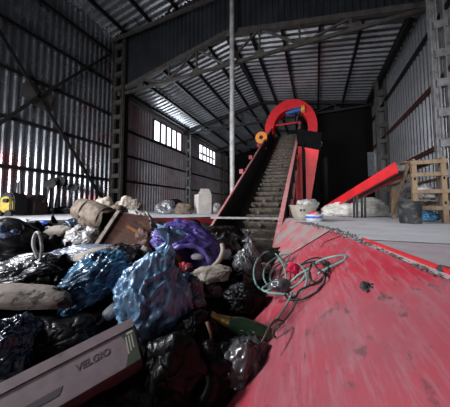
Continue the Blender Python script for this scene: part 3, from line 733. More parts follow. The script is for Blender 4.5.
def text(body, size, p, rz, m, name, parent, bold=0):
    cu = bpy.data.curves.new(name, 'FONT'); cu.body = body; cu.size = size; cu.extrude = .0006; cu.offset = bold; cu.align_x = 'CENTER'; cu.align_y = 'CENTER'
    t = bpy.data.objects.new('tmp_text', cu); COL.objects.link(t)
    dg = bpy.context.evaluated_depsgraph_get(); me = bpy.data.meshes.new_from_object(t.evaluated_get(dg))
    bpy.data.objects.remove(t); bpy.data.curves.remove(cu)
    me.name = name; me.materials.clear(); me.materials.append(m)
    o = bpy.data.objects.new(name, me); COL.objects.link(o); o.parent = parent
    o.matrix_local = Matrix.Translation(p) @ Matrix.Rotation(rz, 4, 'Z'); return o
text('VELGIO', .052, (-.235, -.12, .0015), 0, M['ink'], 'printed_word', e, .0012)
bm = NB(); poly_prism(bm, [Vector((-.62, -.20, .001)), Vector((-.40, -.20, .001)), Vector((-.385, -.165, .001)), Vector((-.62, -.165, .001))], (0, 0, .001)); link('dark_band', bm, M['ink'], e)
bm = NB()
for k in range(3): box(bm, (-.06 + .016 * k, -.19 + .01 * k, .0031), (-.052 + .016 * k, -.09, .0036))
link('small_print', bm, M['ink_pale'], e)
bm = NB(); box(bm, (-.05, -.082, .0031), (-.012, -.068, .0036)); link('pale_stripe', bm, M['ink_pale'], e)
bag('wrapper', 'small white crumb of plastic on lid edge of the pink carton', 'wrapper', 104, 330, 114, 339, M['whitescrap'], dd=-.12, ridge=.2)
bag('wrapper', 'small pink paper scrap right of the pink carton', 'wrapper', 136, 329, 144, 345, M['card_pink'], deep=.3, ridge=.1)
bag('wrapper', 'dark mauve wrapper below right end of the pink carton', 'wrapper', 131, 352, 144, 377, M['card_pink'], deep=.4, ridge=.15, dd=.1)

# loose film and paper scraps between the bags
def scrap(seed, s):
    bm = NB(); n = 12
    g = {}
    for i in range(n + 1):
        for j in range(n + 1):
            x, y = (i / n - .5), (j / n - .5) * .7
            q = Vector((x * 3, y * 3, seed * 2.7))
            g[i, j] = bm.verts.new((s * (x + .15 * noise.noise(q)), s * (y + .15 * noise.noise(q + Vector((7, 0, 0)))), s * (.32 * noise.noise(q * 1.2) + .18 * (.5 - abs(noise.noise(q * 2.6))))))
    for i in range(n):
        for j in range(n): bm.faces.new((g[i, j], g[i + 1, j], g[i + 1, j + 1], g[i, j + 1]))
    bmesh.ops.solidify(bm, geom=bm.faces, thickness=.004)
    return bm
protos = {}
SCR = [('film_scrap', M['bag_black'], 'crumpled scrap of black film among the rubbish bags', 'plastic film', 'black film scraps in the heap', 26, .34),
       ('film_scrap', M['bag_grey'], 'crumpled scrap of grey film among the rubbish bags', 'plastic film', 'grey film scraps in the heap', 14, .20),
       ('paper_scrap', M['cream'], 'small dirty cream paper scrap among the rubbish bags', 'paper', 'dirty paper scraps in the heap', 16, .13),
       ('cardboard_scrap', M['tan'], 'small torn brown cardboard scrap among the rubbish bags', 'cardboard', 'brown card scraps in the heap', 14, .14)]
rnd = random.Random(11)
for name, m, lab, cat, grp, n, s in SCR:
    base = link(name, scrap(len(name) + n, s), m, smooth=True); tag(base, lab, cat, grp)
    for k in range(n):
        o = base if k == 0 else base.copy()
        if k: COL.objects.link(o)
        while True:
            u = rnd.uniform(0, 262); v = rnd.uniform(228, 392)
            if not (u < 140 and v > 318) and not (u > 135 and v > 300): break
        d = heap_hit(u, v); p = at(u, v, d); p.z = heap_z(p.x, p.y) + .03
        f = rnd.uniform(.7, 1.5) * (.6 + .2 * d)
        o.matrix_world = Matrix.Translation(p) @ Euler((rnd.uniform(-.6, .6), rnd.uniform(-.6, .6), rnd.uniform(0, 6))).to_matrix().to_4x4() @ Matrix.Scale(f, 4)

# ------------------------------------------------------------------ things on the hopper plate
def surf(u, v, off):
    cands = []
    p = on_plane(u, v, PA0, nA)
    if 0 < depth(p) < 6: cands.append((depth(p), p + nA * off))
    pb_ = on_plane(u, v, PA1, nB)
    if p.y > PA1.y - .0 or (pb_ - PA1).dot((SEAM - PA1).cross(nA)) * ((PB1 - PA1).dot((SEAM - PA1).cross(nA))) > 0:
        if 0 < depth(pb_) < 7: cands = [(depth(pb_), pb_ + nB * off)]
    d = heap_hit(u, v)
    if cands and d < cands[0][0]: return at(u, v, d) + Vector((0, 0, off + .05))
    return cands[0][1] if cands else at(u, v, d) + Vector((0, 0, off))
def ell(cu, cv, a, b, rot, t0, t1, n):
    out = []
    for k in range(n + 1):
        t = R(t0 + (t1 - t0) * k / n); x, y = a * math.cos(t), -b * math.sin(t); c, q = math.cos(R(rot)), math.sin(R(rot))
        out.append((cu + x * c + y * q, cv - x * q + y * c))
    return out
def hose(name, label, cat, pix, r, m, seed, lift=.03):
    rr = random.Random(seed)
    ds = []
    for u, v in pix:
        p = surf(max(u, 274), v, r + .01); ds.append(depth(p) * (1 - .007 * max(0, 276 - u)))
    n = len(ds)
    lo_ = [min(ds[max(0, i - 2):i + 3]) for i in range(n)]
    for _ in range(6): lo_ = [(lo_[max(i - 1, 0)] + 2 * lo_[i] + lo_[min(i + 1, n - 1)]) / 4 for i in range(n)]
    pts = [at(u, v, min(a, b) - rr.uniform(0, lift)) for (u, v), a, b in zip(pix, lo_, ds)]
    bm = NB(); tube(bm, catmull(pts, 5), r, 10)
    return tag(link(name, bm, m, smooth=True), label, cat)
hose('garden_hose', 'pale teal hose coiled in big loops over hopper plate and heap', 'hose',
     ell(268, 271, 14, 20, -10, 100, 300, 16) + ell(288, 277, 18, 15, 10, 250, 90, 12) + ell(276, 272, 9, 20, 15, 60, -150, 14) + [(262, 289), (270, 293), (280, 294)] + ell(292, 279, 15, 16, 0, 280, 480, 16) + ell(285, 272, 22, 17, 20, 60, 330, 18), .0105, M['hose'], 1)
hose('garden_hose', 'pale teal hose end looping out to the right over red plate', 'hose',
     [(286, 290), (292, 281), (300, 274), (310, 268), (319, 261), (330, 257.5), (340, 255.5), (345.5, 256), (344, 260), (336, 264), (326, 269), (318, 274)], .010, M['hose'], 2)
hose('garden_hose', 'pale teal hose running down from coil towards bottom wire', 'hose',
     [(292, 292), (289, 300), (284, 309), (279, 316), (274, 322)], .009, M['hose'], 3)
hose('power_cable', 'black cable tangled through teal hose loops', 'cable',
     ell(300, 275, 26, 9, 25, 200, -10, 14) + ell(319, 270, 9, 13, -25, 60, -200, 14) + ell(305, 285, 22, 12, 30, 30, -190, 14), .009, M['cable'], 4)
hose('power_cable', 'second black cable looping over hose at right of the coil', 'cable',
     ell(311, 272, 18, 12, 35, 170, -100, 16) + [(300, 290), (296, 297), (291, 297), (287, 290)], .008, M['cable'], 7)
hose('power_cable', 'thin black cable trailing from hose coil down edge of plate', 'cable',
     [(298, 298), (294, 307), (288, 316), (282, 323), (275, 331)], .006, M['cable'], 5)
hose('rusty_wire', 'bent rusty wire hook at lower end of trailing hose', 'wire',
     [(262, 342), (266, 334), (270, 326), (276, 320), (284, 322), (277, 325), (273, 333), (276, 338)], .007, M['wire'], 6)
hose('rusty_wire', 'thin curved wire lying on far red plate', 'wire', [(321, 247), (325, 242), (333, 239), (341, 236)], .004, M['cable'], 8, .0)
def on_A(u, v): return on_plane(u, v, PA0, nA)
p = on_A(300, 277) + nA * .10
o = link('rag', crumple(.055, .05, .065, 91, sub=5, ridge=.2), M['pinkred'], mw=Matrix.Translation(p), smooth=True); tag(o, 'crimson rag inside the hose coil on red plate', 'rag')
p = on_A(366, 287); e_ = frame(Vector((0, 0, 0)), nA).to_4x4()
e = tag(empty('charred_debris', mw=Matrix.Translation(p) @ e_), 'black charred lump lying on middle of red plate', 'debris')
bm = crumple(.036, .026, .02, 92, sub=5, ridge=.2, rf=3); link('lump', bm, M['stone'], e, smooth=True, mw=Matrix.Translation((0, 0, .01)))
for k, (dx, dy, s) in enumerate(((.045, .02, .010), (.05, -.01, .014), (-.05, .01, .008), (.02, .035, .007))):
    bm = crumple(s, s * .8, s * .6, 93 + k, sub=3, ridge=.2); link('crumb', bm, M['stone'], e, mw=Matrix.Translation((dx, dy, .004)))
# rubble along the floor edge
bm = NB(); rr = random.Random(5)
for k in range(420):
    t = rr.random(); 
    a, b_ = (PA1, Vector((-.29, 4.5, 0))) if t < .55 else (PA0 + (PA1 - PA0) * .45, PA1)
    near = rr.random() < .35
    if near: a, b_ = Vector((.50, .9, 0)), PA0 + (PA1 - PA0) * .5
    q = a + (b_ - a) * rr.random() + Vector((rr.gauss(.05, .05) if a.y > 1 else rr.uniform(.005, .05), 0, 0)); s = rr.uniform(.004, .016) * (1.2 if t < .55 else .7)
    if near: s *= .55
    r_ = bmesh.ops.create_icosphere(bm, subdivisions=2, radius=s)
    for v in r_['verts']: v.co = Vector((v.co.x * rr.uniform(.7, 1.4), v.co.y * rr.uniform(.7, 1.4), v.co.z * .7)) + Vector((q.x, q.y, s * .4))
tag(link('edge_rubble', bm, M['crumbs']), 'grey grit and crumbs scattered along floor edge above red plate', 'rubble', kind='stuff')
p = on_z(443, 271.5)
o = link('stone', crumple(.022, .018, .016, 99, sub=4, ridge=.2), M['stone'], mw=Matrix.Translation((p.x, p.y, .012))); tag(o, 'small dark stone on concrete edge at far right', 'stone')

# ------------------------------------------------------------------ inclined conveyor
K = .645
CXL, CXR = -2.75, -.87
def cz(y): return K * (y - 5.9)
Y0c, Y1c = 4.9, 15.3
cn = Vector((0, -K, 1)).normalized(); ct = Vector((0, 1, K)).normalized()
con = tag(empty('inclined_conveyor', (-1.81, 6.2, 0)), 'tall inclined conveyor with red side rails and cleated belt climbing from pit', 'conveyor')
O = con.location.copy()
def lc(x, y, off): return Vector((x, y, cz(y))) + cn * off - O
GH = .80
bm = NB(); poly_prism(bm, [lc(CXL + .08, Y0c, -GH), lc(CXR - .08, Y0c, -GH), lc(CXR - .08, Y1c, -GH), lc(CXL + .08, Y1c, -GH)], -cn * .05); link('belt', bm, M['belt'], con)
n = 30
for k in range(n):
    y = Y0c + .6 + (Y1c - Y0c - .7) * k / (n - 1)
    bm = NB(); bar(bm, lc(CXL + .50, y, -GH + .05), lc(CXR - .12, y, -GH + .05), .07, .13, cn, bev=.012); link('cleat', bm, M['cleat'], con)
bm = NB(); poly_prism(bm, [lc(CXL + .05, Y0c, -GH), lc(CXL + .55, Y0c, -GH + .06), lc(CXL + .55, Y1c, -GH + .06), lc(CXL + .05, Y1c, -GH)], cn * .02); link('guard_shade_strip', bm, M['bag_black'], con)  # black strip paints the left guard's shade onto the belt
rr = random.Random(3); bm = NB()
for k in range(45):
    y = Y0c + .8 + rr.random() ** 1.4 * 6.5; x = rr.uniform(CXL + .45, CXR - .2); s_ = rr.uniform(.03, .08)
    r_ = bmesh.ops.create_icosphere(bm, subdivisions=2, radius=s_); oo = Vector((k, k * .3, 0))
    for v in r_['verts']: v.co = v.co * (1 + .5 * noise.noise(v.co * 14 + oo)) * rr.uniform(.9, 1.1) + lc(x, y, -GH + .10)
dl = link('dirt_lumps', bm, M['cleat'], con); dl['kind'] = 'stuff'
for nm, x in (('left', CXL), ('right', CXR)):
    bm = NB(); poly_prism(bm, [lc(x - .02, Y0c, -GH - .2), lc(x - .02, Y1c, -GH - .2), lc(x - .02, Y1c, 0), lc(x - .02, Y0c, 0)], (.04, 0, 0))
    g = link('side_guard', bm, M['steel_dark'], con)
    bm = NB(); bar(bm, lc(x, Y0c, 0), lc(x, Y1c, 0), .06 if nm == 'left' else .12, .06, cn); link('top_rail', bm, M['red_pale'] if nm == 'left' else M['red_pale'], g)
    if nm == 'right':
        bm = NB(); bar(bm, lc(x + .06, Y0c, -GH - .12), lc(x + .06, Y1c, -GH - .12), .08, .2, cn); link('bottom_rail', bm, M['red_pale'], g)
    for k in range(9):
        y = Y0c + .8 + k * 1.1
        bm = NB(); bar(bm, lc(x + (.05 if nm == 'right' else -.05), y, -GH - .2), lc(x + (.05 if nm == 'right' else -.05), y, 0), .05, .06, Vector((1, 0, 0))); link('stiffener', bm, M['steel_dark'], g)
# red cross rail at head, drum, hood
bm = NB(); bar(bm, lc(CXL, Y1c, .05), lc(CXR, Y1c, .05), .09, .09); link('head_rail', bm, M['red'], con)
bm = NB(); tube(bm, [lc(CXL + .05, Y1c, -GH - .22), lc(CXR - .05, Y1c, -GH - .22)], .25, 24); link('head_drum', bm, M['steel_dark'], con)
hc = at(290, 129, 14.6) - O
bm = NB(); Ro, Ri = 1.72, 1.14; seg = 40; rings = []
for k in range(seg + 1):
    a = R(-12 + 200 * k / seg); c, s = math.cos(a), math.sin(a)
    rings.append([bm.verts.new(hc + Vector((c * rr_, yy, s * rr_ * 1.2))) for rr_, yy in ((Ri, 0), (Ro, .0), (Ro, .75), (Ri, .75))])
for a, b_ in zip(rings, rings[1:]):
    for k in range(4): bm.faces.new((a[k], a[(k + 1) % 4], b_[(k + 1) % 4], b_[k]))
bm.faces.new(rings[0]); bm.faces.new(rings[-1][::-1])
link('arched_hood', bm, M['red'], con)
# motors at head
mp = at(296, 110.5, 14.4) - O
bm = NB(); tube(bm, [mp + Vector((-.65, 0, -.08)), mp + Vector((-.40, 0, -.06))], .10, 16); tube(bm, [mp + Vector((-.40, 0, -.05)), mp + Vector((.30, 0, 0))], .15, 20)
for k in range(6): box(bm, mp + Vector((-.36 + .11 * k, -.17, -.19)), mp + Vector((-.33 + .11 * k, .17, .17)))
mo = link('drive_motor', bm, M['blue_motor'], con)
bm = NB(); tube(bm, [mp + Vector((.32, 0, .02)), mp + Vector((.55, 0, .02))], .26, 24); link('fan_cover', bm, M['orange'], mo)
wp = at(261.5, 138, 13.2) - O
bm = NB(); tube(bm, [wp + Vector((0, -.12, 0)), wp + Vector((0, .12, 0))], .36, 28); wo = link('tension_wheel', bm, M['orange'], con)
bm = NB(); tube(bm, [wp + Vector((0, -.15, 0)), wp + Vector((0, .15, 0))], .12, 18); link('wheel_hub', bm, M['steel_dark'], wo)
bm = NB(); bar(bm, wp + Vector((0, 0, -.1)), wp + Vector((.25, 0, -.75)), .14, .14); link('wheel_bracket', bm, M['red'], con)
for yy in (8.6, 10.0, 11.6, 13.0):
    bm = NB(); box(bm, lc(CXL - .12, yy, -.02) - Vector((.08, .1, .02)), lc(CXL - .12, yy, -.02) + Vector((.08, .1, .16))); link('clamp', bm, M['maroon'], con)
# cable looping from head
bm = NB(); tube(bm, catmull([at(u, v, 12.5 + k) - O for u, v, k in ((299, 112, 1.7), (297, 120, 1.6), (302, 130, 1.2), (306, 140, .8), (312, 148, .6), (318, 149, .6), (322, 144, .6), (321, 141, .6))]), .035, 8); link('loop_cable', bm, M['bag_grey'], con, smooth=True)
# legs under the conveyor
for u, vb, zt in ((322.5, 213.0, 2.6), (327, 213.8, 2.5), (305, 214, 2.8)):
    pz = on_z(u, vb); 
    if u == 305: pz = on_z(305, 214)
    bm = NB(); bar(bm, pz - O, pz - O + Vector((0, 0, zt)), .13, .13, Vector((1, 0, 0))); link('support_leg', bm, M['black'], con)
for y in (9.5, 12.5, 14.8):
    for x in (CXL, CXR):
        bm = NB(); bar(bm, Vector((x, y, 0)) - O, lc(x, y, -GH - .2), .14, .14, Vector((1, 0, 0))); link('support_leg', bm, M['black'], con)
# red discharge chute standing right of the conveyor
bc = on_z(302, 213.0); d = depth(bc)
sc_ = d / F
e = tag(empty('discharge_chute', (bc.x, bc.y, 0)), 'tall bright red steel chute standing behind beige pot beside conveyor', 'chute')
yy = bc.y
def fx(u, v): return on_plane(u, v, Vector((0, yy, 0)), Vector((0, 1, 0))) - Vector((bc.x, bc.y, 0))
bm = NB(); poly_prism(bm, [fx(297, 146), fx(319, 150), fx(310, 206), fx(290, 206)], (0, .8, 0)); link('casing', bm, M['red'], e)
bm = NB(); bar(bm, fx(303, 143) + Vector((0, -.05, 0)), fx(304.5, 212.5) + Vector((0, -.05, 0)), .11, .08, Vector((0, 1, 0))); link('centre_bar', bm, M['black'], e)
bm = NB(); poly_prism(bm, [fx(296, 128) + Vector((0, .1, 0)), fx(322, 132) + Vector((0, .1, 0)), fx(320, 152) + Vector((0, .1, 0)), fx(297, 148) + Vector((0, .1, 0))], (0, .8, 0)); link('inlet_box', bm, M['black'], e)
for u0_ in (291.5, 309):
    bm = NB(); bar(bm, fx(u0_, 204) + Vector((0, .4, 0)), Vector((fx(u0_, 204).x, .4, 0)), .12, .12, Vector((1, 0, 0))); link('leg', bm, M['black'], e)

# ------------------------------------------------------------------ low red conveyor at right
A0, A1 = Vector((.30, 8.9, .14)), Vector((1.68, 5.55, 1.13))
e = tag(empty('trough_conveyor', A0), 'low red trough conveyor rising to the right towards wooden trestle', 'conveyor')
dr = A1 - A0; sd = Vector((dr.y, -dr.x, 0)).normalized()
if sd.dot(CAM - A0) < 0: sd = -sd
upn = dr.normalized().cross(sd); upn = upn if upn.z > 0 else -upn
for s, m in ((.13, M['red']), (-.13, M['maroon'])):
    bm = NB(); bar(bm, sd * s, dr + sd * s, .03, .23, upn); sp = link('side_panel', bm, m, e)
    bm = NB(); bar(bm, sd * (s + .02) - upn * .115, dr + sd * (s + .02) - upn * .115, .06, .04, upn); link('flange', bm, m, sp)
bm = NB(); bar(bm, upn * -.08, dr + upn * -.08, .24, .03, upn); link('belt', bm, M['belt'], e)
bm = NB(); tube(bm, [dr + sd * .11 - upn * .02, dr - sd * .11 - upn * .02], .07, 18); link('end_roller', bm, M['steel_pale'], e)
for t in (.56, .60):
    for s in (.11, -.11):
        q = dr * t + sd * s; bm = NB(); bar(bm, q - upn * .1, Vector((q.x, q.y, -A0.z)), .05, .05, Vector((1, 0, 0))); link('support_leg', bm, M['steel_dark'], e)

# ------------------------------------------------------------------ wooden trestle
TO = on_z(416, 222.3); TO.z = 0; TR_ = on_z(446, 223); tw = (TR_.x - TO.x); tl, th = 1.3, 1.2
e = tag(empty('wooden_trestle', TO), 'rough pine timber trestle scaffold standing by right wall', 'trestle')
PW = .10
for x in (0, tw):
    for y in (0, tl):
        bm = NB(); bar(bm, (x, y, 0), (x, y, th), PW, PW * .8, Vector((1, 0, 0)), bev=.004); link('post', bm, M['wood'], e)
for y in (0, tl):
    for z in (th - .03, th - .27, th - .6, .28):
        bm = NB(); bar(bm, (-.06, y - .05, z), (tw + .06, y - .05, z), .035, .075, bev=.003); link('cross_rail', bm, M['wood'], e)
for x in (0, tw):
    for z in (th + .02, th - .35, .38):
        bm = NB(); bar(bm, (x, -.05, z), (x, tl + .06, z), .035, .06, bev=.003); link('long_rail', bm, M['wood'], e)
bm = NB(); bar(bm, (-.07, .05, th - .05), (-.07, tl - .2, .15), .04, .10); link('diagonal_brace', bm, M['wood'], e)
bm = NB(); bar(bm, (tw + .05, .3, th - .6), (tw + .05, tl, .1), .03, .06); link('diagonal_brace', bm, M['wood'], e)
for k in range(2):
    bm = NB(); box(bm, (-.06 + k * .36, .3, th + .05), (.24 + k * .36, tl + .08, th + .075)); link('deck_board', bm, M['wood'], e)
bm = NB(); box(bm, (.05, .2, .42), (tw - .05, tl - .1, .44)); link('shelf_board', bm, M['wood'], e)
# bags in / under the trestle
def blob_at(name, label, cat, p, r3, m, seed, roll=0, **kw):
    o = link(name, crumple(*r3, seed, **kw), m, mw=Matrix.Translation(p) @ Matrix.Rotation(roll, 4, 'Z'), smooth=True); return tag(o, label, cat)
blob_at('crumpled_bag', 'white plastic bag on lower shelf of wooden trestle', 'bag', TO + Vector((.30, 0.38, 0.58)), (.17, .2, .16), M['bag_white'], 201, sub=6, ridge=.14)
blob_at('crumpled_bag', 'blue plastic bag on floor under wooden trestle', 'bag', TO + Vector((.30, 0.38, 0.10)), (.19, .2, .13), M['bag_blue'], 202, sub=6, ridge=.14)
blob_at('crumpled_bag', 'dark bag on shelf behind white bag in trestle', 'bag', TO + Vector((.30, 1.03, 0.60)), (.18, .25, .17), M['bag_grey'], 203, sub=5, ridge=.14)
# bucket
p = on_z(414.5, 224.0); d = depth(p); r_ = 9.6 * d / F; hh = 22.5 * d / F
e = tag(empty('bucket', (p.x, p.y + r_, 0)), 'grimy black metal bucket on concrete floor in front of wooden trestle', 'bucket')
bm = NB(); lathe(bm, [(.001, .002), (r_ * .93, 0), (r_ * .95, .02), (r_ * 1.05, hh - .01), (r_ * 1.08, hh), (r_ * 1.02, hh), (r_ * .9, .03), (.001, .03)], 40); link('shell', bm, M['bucket'], e, smooth=True)
bm = NB(); tube(bm, [(r_ * 1.07 * math.cos(R(12 * k)), r_ * 1.07 * math.sin(R(12 * k)), hh) for k in range(31)], .008, 8, caps=False); link('rim', bm, M['bucket'], e, smooth=True)
for s in (-1, 1):
    bm = NB(); box(bm, (s * r_ * 1.06 - .01, -.02, hh - .08), (s * r_ * 1.06 + .01, .02, hh - .02)); link('handle_lug', bm, M['steel_dark'], e)
# beige pot and white tub
p = on_z(303, 221.0); d = depth(p); r_ = 13 * d / F; hh = 15 * d / F
e = tag(empty('cooking_pot', (p.x, p.y + r_ * .7, 0)), 'round beige enamel basin standing at foot of red chute', 'basin')
bm = NB(); lathe(bm, [(.001, .004), (r_ * .62, 0), (r_ * .85, hh * .35), (r_ * .98, hh * .8), (r_ * 1.06, hh), (r_ * 1.06, hh + .02), (r_ * .96, hh), (r_ * .85, hh * .4), (.001, .03)], 40); link('bowl', bm, M['pot'], e, smooth=True)
bm = NB(); tube(bm, [(r_ * 1.07 * math.cos(R(12 * k)), r_ * 1.07 * math.sin(R(12 * k)), hh + .01) for k in range(31)], .012, 8, caps=False); link('rim', bm, M['pot'], e, smooth=True)
for s in (-.12, .12):
    bm = NB(); box(bm, (s * r_ - .02, -r_ * .99, hh * .66), (s * r_ + .02, -r_ * .85, hh * .78)); link('handle_bolt', bm, M['steel_dark'], e)
P_ = e.location
blob_at('crumpled_bag', 'white plastic bag stuffed into top of beige basin', 'bag', Vector((P_.x + .10, P_.y, hh + .03)), (.22, .18, .13), M['bag_white'], 205, sub=6, ridge=.14)
p = on_z(314, 221.3); d = depth(p); r_ = 8.2 * d / F; hh = 7 * d / F
e = tag(empty('plastic_tub', (p.x, p.y + r_ * .2, 0)), 'small white and blue round plastic tub beside beige basin', 'tub')
bm = NB(); lathe(bm, [(.001, .002), (r_ * .9, 0), (r_, hh), (r_ * .95, hh), (r_ * .86, .02), (.001, .02)], 32); link('shell', bm, M['white_plastic'], e, smooth=True)
bm = NB(); lathe(bm, [(r_ * .95, hh * .45), (r_ * .972, hh * .45), (r_ * .985, hh * .75), (r_ * .955, hh * .75)], 32); link('blue_band', bm, M['bluescrap'], e, smooth=True)
T_ = e.location
blob_at('rag', 'pink and red rag lying in the small white tub', 'rag', Vector((T_.x, T_.y, hh)), (.10, .09, .06), M['redscrap'], 206, ridge=.15)
# canvas heap behind the low conveyor
def at_wall(u, off=.75):
    r = ray(u, 200); r.z = 0; t = (XL + off - CAM.x) / r.x; q = CAM + r * t; q.z = 0; return q
def floor_blob(name, label, cat, u0, v0, u1, v1, m, deep=.7, vb=None, **kw):
    p = on_z((u0 + u1) / 2, vb or v1)
    if p.x < XL + 1.0: p = at_wall((u0 + u1) / 2, .9)
    d = depth(p)
    w = (u1 - u0) * d / F / 2; h = (v1 - v0) * d / F / 2; dp = deep * max(h, .3 * w)
    c = p + FH * dp; c.z = h * .62
    CNT[0] += 1
    o = link(name, crumple(w, dp, h, CNT[0] + 40, **kw), m, mw=view_mat(c), smooth=True); return tag(o, label, cat)
floor_blob('tarpaulin', 'crumpled pale canvas heap under the low red conveyor', 'tarpaulin', 332, 195, 396, 217, M['canvas'], sub=6, ridge=.03, fold=(1, 0, .3), famp=.14, deep=1)
floor_blob('tarpaulin', 'grey canvas roll left of pale canvas heap', 'tarpaulin', 328, 206, 350, 216, M['canvas'], sub=5, ridge=.1, deep=1, vb=215.4)
floor_blob('rubbish_bag', 'dark bag with red scraps behind the canvas heap', 'bag', 340, 198, 372, 214, M['bag_black'], sub=5, ridge=.14, vb=213.5)
floor_blob('rag', 'small red rag on dark bag behind canvas heap', 'rag', 352, 196, 362, 209, M['maroon'], vb=213.2, ridge=.2)

# ------------------------------------------------------------------ against the left wall
# yellow washer
p = at_wall(12.5, 1.4); d = depth(p); s = d / F
def lw(x, z, y=0): return Vector((x * s, y, z * s))
e = tag(empty('pressure_washer', mw=view_mat(p)), 'yellow floor cleaning machine with black handle by left wall', 'machine')
bm = NB(); poly = [(-6.5, 2), (-7, 14), (-5, 19), (-1, 21), (4, 20), (6, 16), (6, 5), (4, 2)]
poly_prism(bm, [lw(x, z, -.25) for x, z in poly], (0, .5, 0)); bmesh.ops.bevel(bm, geom=bm.edges[:], offset=.06, segments=3, affect='EDGES'); link('yellow_body', bm, M['yellow'], e)
bm = NB(); poly_prism(bm, [lw(x, z, -.20) for x, z in [(-8.5, 1), (-9, 15), (-6, 22), (0, 24), (5, 22.5), (7, 16), (7, 1)]], (0, .55, 0)); bmesh.ops.bevel(bm, geom=bm.edges[:], offset=.05, segments=2, affect='EDGES'); link('black_shroud', bm, M['blackplastic'], e)
bm = NB(); tube(bm, [lw(3, 20, .1), lw(2.5, 33, .1), lw(4.5, 35, .1), lw(5, 22, .1)], .05, 10); link('handle', bm, M['blackplastic'], e)
bm = NB(); tube(bm, [lw(2, 15, -.33), lw(2, 15, -.24)], .07, 16); link('inlet_cap', bm, M['blackplastic'], e)
for x in (-5, 4.5):
    bm = NB(); tube(bm, [lw(x, 2.4, -.30), lw(x, 2.4, -.2)], .115, 18); link('wheel', bm, M['blackplastic'], e)
# dark chest
p = at_wall(25.5, 1.1); d = depth(p); s = d / F
e = tag(empty('storage_chest', mw=view_mat(p)), 'dark brown low chest beside the yellow machine', 'chest')
M['chest'] = mat('dark_brown_panel', (.035, .016, .014), .6, col2=(.02, .012, .011), nscale=4)
bm = NB(); box(bm, lw(-9, 0, 0), lw(9.5, 13, .6)); link('body', bm, M['chest'], e)
bm = NB(); poly_prism(bm, [lw(-9, 13, -.03), lw(9, 13, -.03), lw(7.5, 21, .25), lw(-8, 21, .25)], (0, .35, 0)); link('lid', bm, M['chest'], e)
# shovels and forks leaning at the wall
TL = [(46, 178, 'leftmost long-handled spade leaning blade-up against left wall', 0), (50, 176, 'second spade from the left leaning blade-up against left wall', 0), (55, 175, 'tallest spade leaning blade-up in the row at left wall', 0), (59, 181, 'dark garden fork leaning between the spades at left wall', 1), (62, 177, 'slim spade right of the garden fork at left wall', 0), (67, 183, 'rightmost spade tilted sideways at left wall', 0)]
for k, (u, vt, lab, kind) in enumerate(TL):
    p = at_wall(u - 1 + k * .3, .62); d = depth(p); s = d / F; h = (213.6 - vt) * s
    e = tag(empty('fork' if kind else 'spade', mw=view_mat(p, roll=(-3, 1, -2, 2, 3, -6)[k], pitch=-5)), lab, 'tool', 'tools leaning on the left wall')
    bm = NB(); tube(bm, [(0, 0, 0), (0, 0, h * .8)], .032, 8); link('shaft', bm, M['blackplastic'], e)
    bm = NB()
    if kind:
        bar(bm, (-.12, 0, h * .8), (.12, 0, h * .8), .03, .03)
        for q in (-.12, -.04, .04, .12): bar(bm, (q, 0, h * .8), (q, .02, h), .02, .02, Vector((1, 0, 0)))
        link('tines', bm, M['blackplastic'], e)
    else:
        w = (.24, .21, .26, 0, .18, .23)[k]
        poly_prism(bm, [(-w * .8, 0, h * .76), (w * .8, 0, h * .76), (w, 0, h * .8), (w, .02, h * .93), (w * .4, .03, h), (-w * .4, .03, h), (-w, .02, h * .93), (-w, 0, h * .8)], (0, .025, 0)); link('blade', bm, M['blackplastic'], e)
# bags and sacks along the wall
floor_blob('storage_sack', 'white sack beside the tools at left wall', 'sack', 74, 202, 86, 214, M['bag_white'], vb=213.5, ridge=.1)
floor_blob('rubbish_bag', 'low dark bag on floor right of the chest', 'bag', 34, 203, 50, 213.5, M['bag_black'], vb=213, ridge=.12)
floor_blob('rubbish_bag', 'dark bag on floor at foot of the tools', 'bag', 52, 204, 72, 213.5, M['bag_black'], vb=213, ridge=.12)
floor_blob('rubbish_bag', 'grey filled bag on floor under the windows, leftmost', 'bag', 153, 199, 176, 215.5, M['bag_grey'], vb=214.2, sub=6, ridge=.1)
floor_blob('rubbish_bag', 'brownish filled bag on floor between grey bag and cardboard', 'bag', 174, 203, 192, 216, M['tan'], vb=214.4, sub=6, ridge=.1)
floor_blob('rubbish_bag', 'dark bag piled behind the grey filled bag', 'bag', 158, 194, 184, 212, M['bag_black'], vb=213.4, ridge=.12)
floor_blob('storage_sack', 'pale sack leaning on conveyor foot beside cardboard', 'sack', 208, 202, 222, 215, M['bag_white'], vb=214.0, ridge=.12, sub=6)
p = on_z(205, 214.2); d = depth(p); s = d / F
e = tag(empty('cardboard_box', mw=view_mat(p, yaw=24)), 'tall open white cardboard box standing beneath second window', 'box')
M['card_white'] = mat('pale_cardboard', (.46, .43, .40), .8, col2=(.32, .28, .25), nscale=3)
bm = NB(); box(bm, lw(-7, 0, 0), lw(7, 20, .6), bev=.01); link('body', bm, M['card_white'], e)
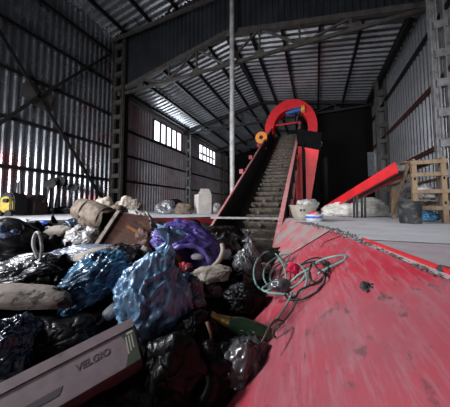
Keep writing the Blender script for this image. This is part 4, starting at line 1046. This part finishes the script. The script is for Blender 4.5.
bm = NB(); poly_prism(bm, [lw(-7, 20, 0), lw(7, 20, 0), lw(6, 26, .2), lw(-3, 26, .2)], (0, .02, 0)); link('flap', bm, M['card_white'], e)

# ------------------------------------------------------------------ light
w = bpy.data.worlds.new('world'); S.world = w; w.use_nodes = True
bg = w.node_tree.nodes['Background']; bg.inputs[0].default_value = (.72, .82, 1.0, 1); bg.inputs[1].default_value = .06
def area(name, p, target, sx, sy, power, col=(1, 1, 1)):
    l = bpy.data.lights.new(name, 'AREA'); l.shape = 'RECTANGLE'; l.size = sx; l.size_y = sy; l.energy = power; l.color = col
    o = bpy.data.objects.new(name, l); COL.objects.link(o); o.location = p
    o.rotation_euler = (Vector(target) - Vector(p)).to_track_quat('-Z', 'Y').to_euler(); return o
area('door_daylight', ((DX0 + DX1) / 2, YN + .06, DZ / 2 + .1), ((DX0 + DX1) / 2, 5, DZ / 2 + .1), DX1 - DX0 - .2, DZ - .3, 470, (.95, .97, 1.0)).data.spread = R(98)
e = struct(empty('window_3', (XL + .1, -1.2, 4.6)))  # unseen window with glowing pane, added on the closed wall for light
bm = NB(); box(bm, (-.02, -1.6, 0), (.0, 1.6, 2.6)); link('pane', bm, M['pane'], e)
bm = NB()
for k in range(5): box(bm, (-.03, -1.65 + .8 * k, -.05), (.05, -1.55 + .8 * k, 2.65))
link('window_frame', bm, M['mullion'], e)
area('added_window_light', (XL + .2, -1.2, 5.9), (-.5, 3.2, -.9), 3.0, 2.5, 480, (.93, .96, 1.0)).data.spread = R(90)  # light from high left, added with the unseen window
area('added_door_fill', (2.3, YN + .06, 1.8), (.8, 10, 3.0), 2.0, 3.0, 75, (.95, .97, 1.0)).data.spread = R(58)  # fill added in the unseen second doorway to brighten chute and right side
area('window_daylight', (XL + .5, 14.1, 6.0), (-4, 13.0, 5.5), 1.5, 3.4, 130, (.86, .93, 1.0)).rotation_euler = (0, R(-90), 0)

S.view_settings.view_transform = 'Standard'; S.view_settings.look = 'None'; S.view_settings.gamma = 1; S.view_settings.exposure = .5
try: S.view_settings.use_curve_mapping = False
except Exception: pass
S.cycles.use_denoising = True
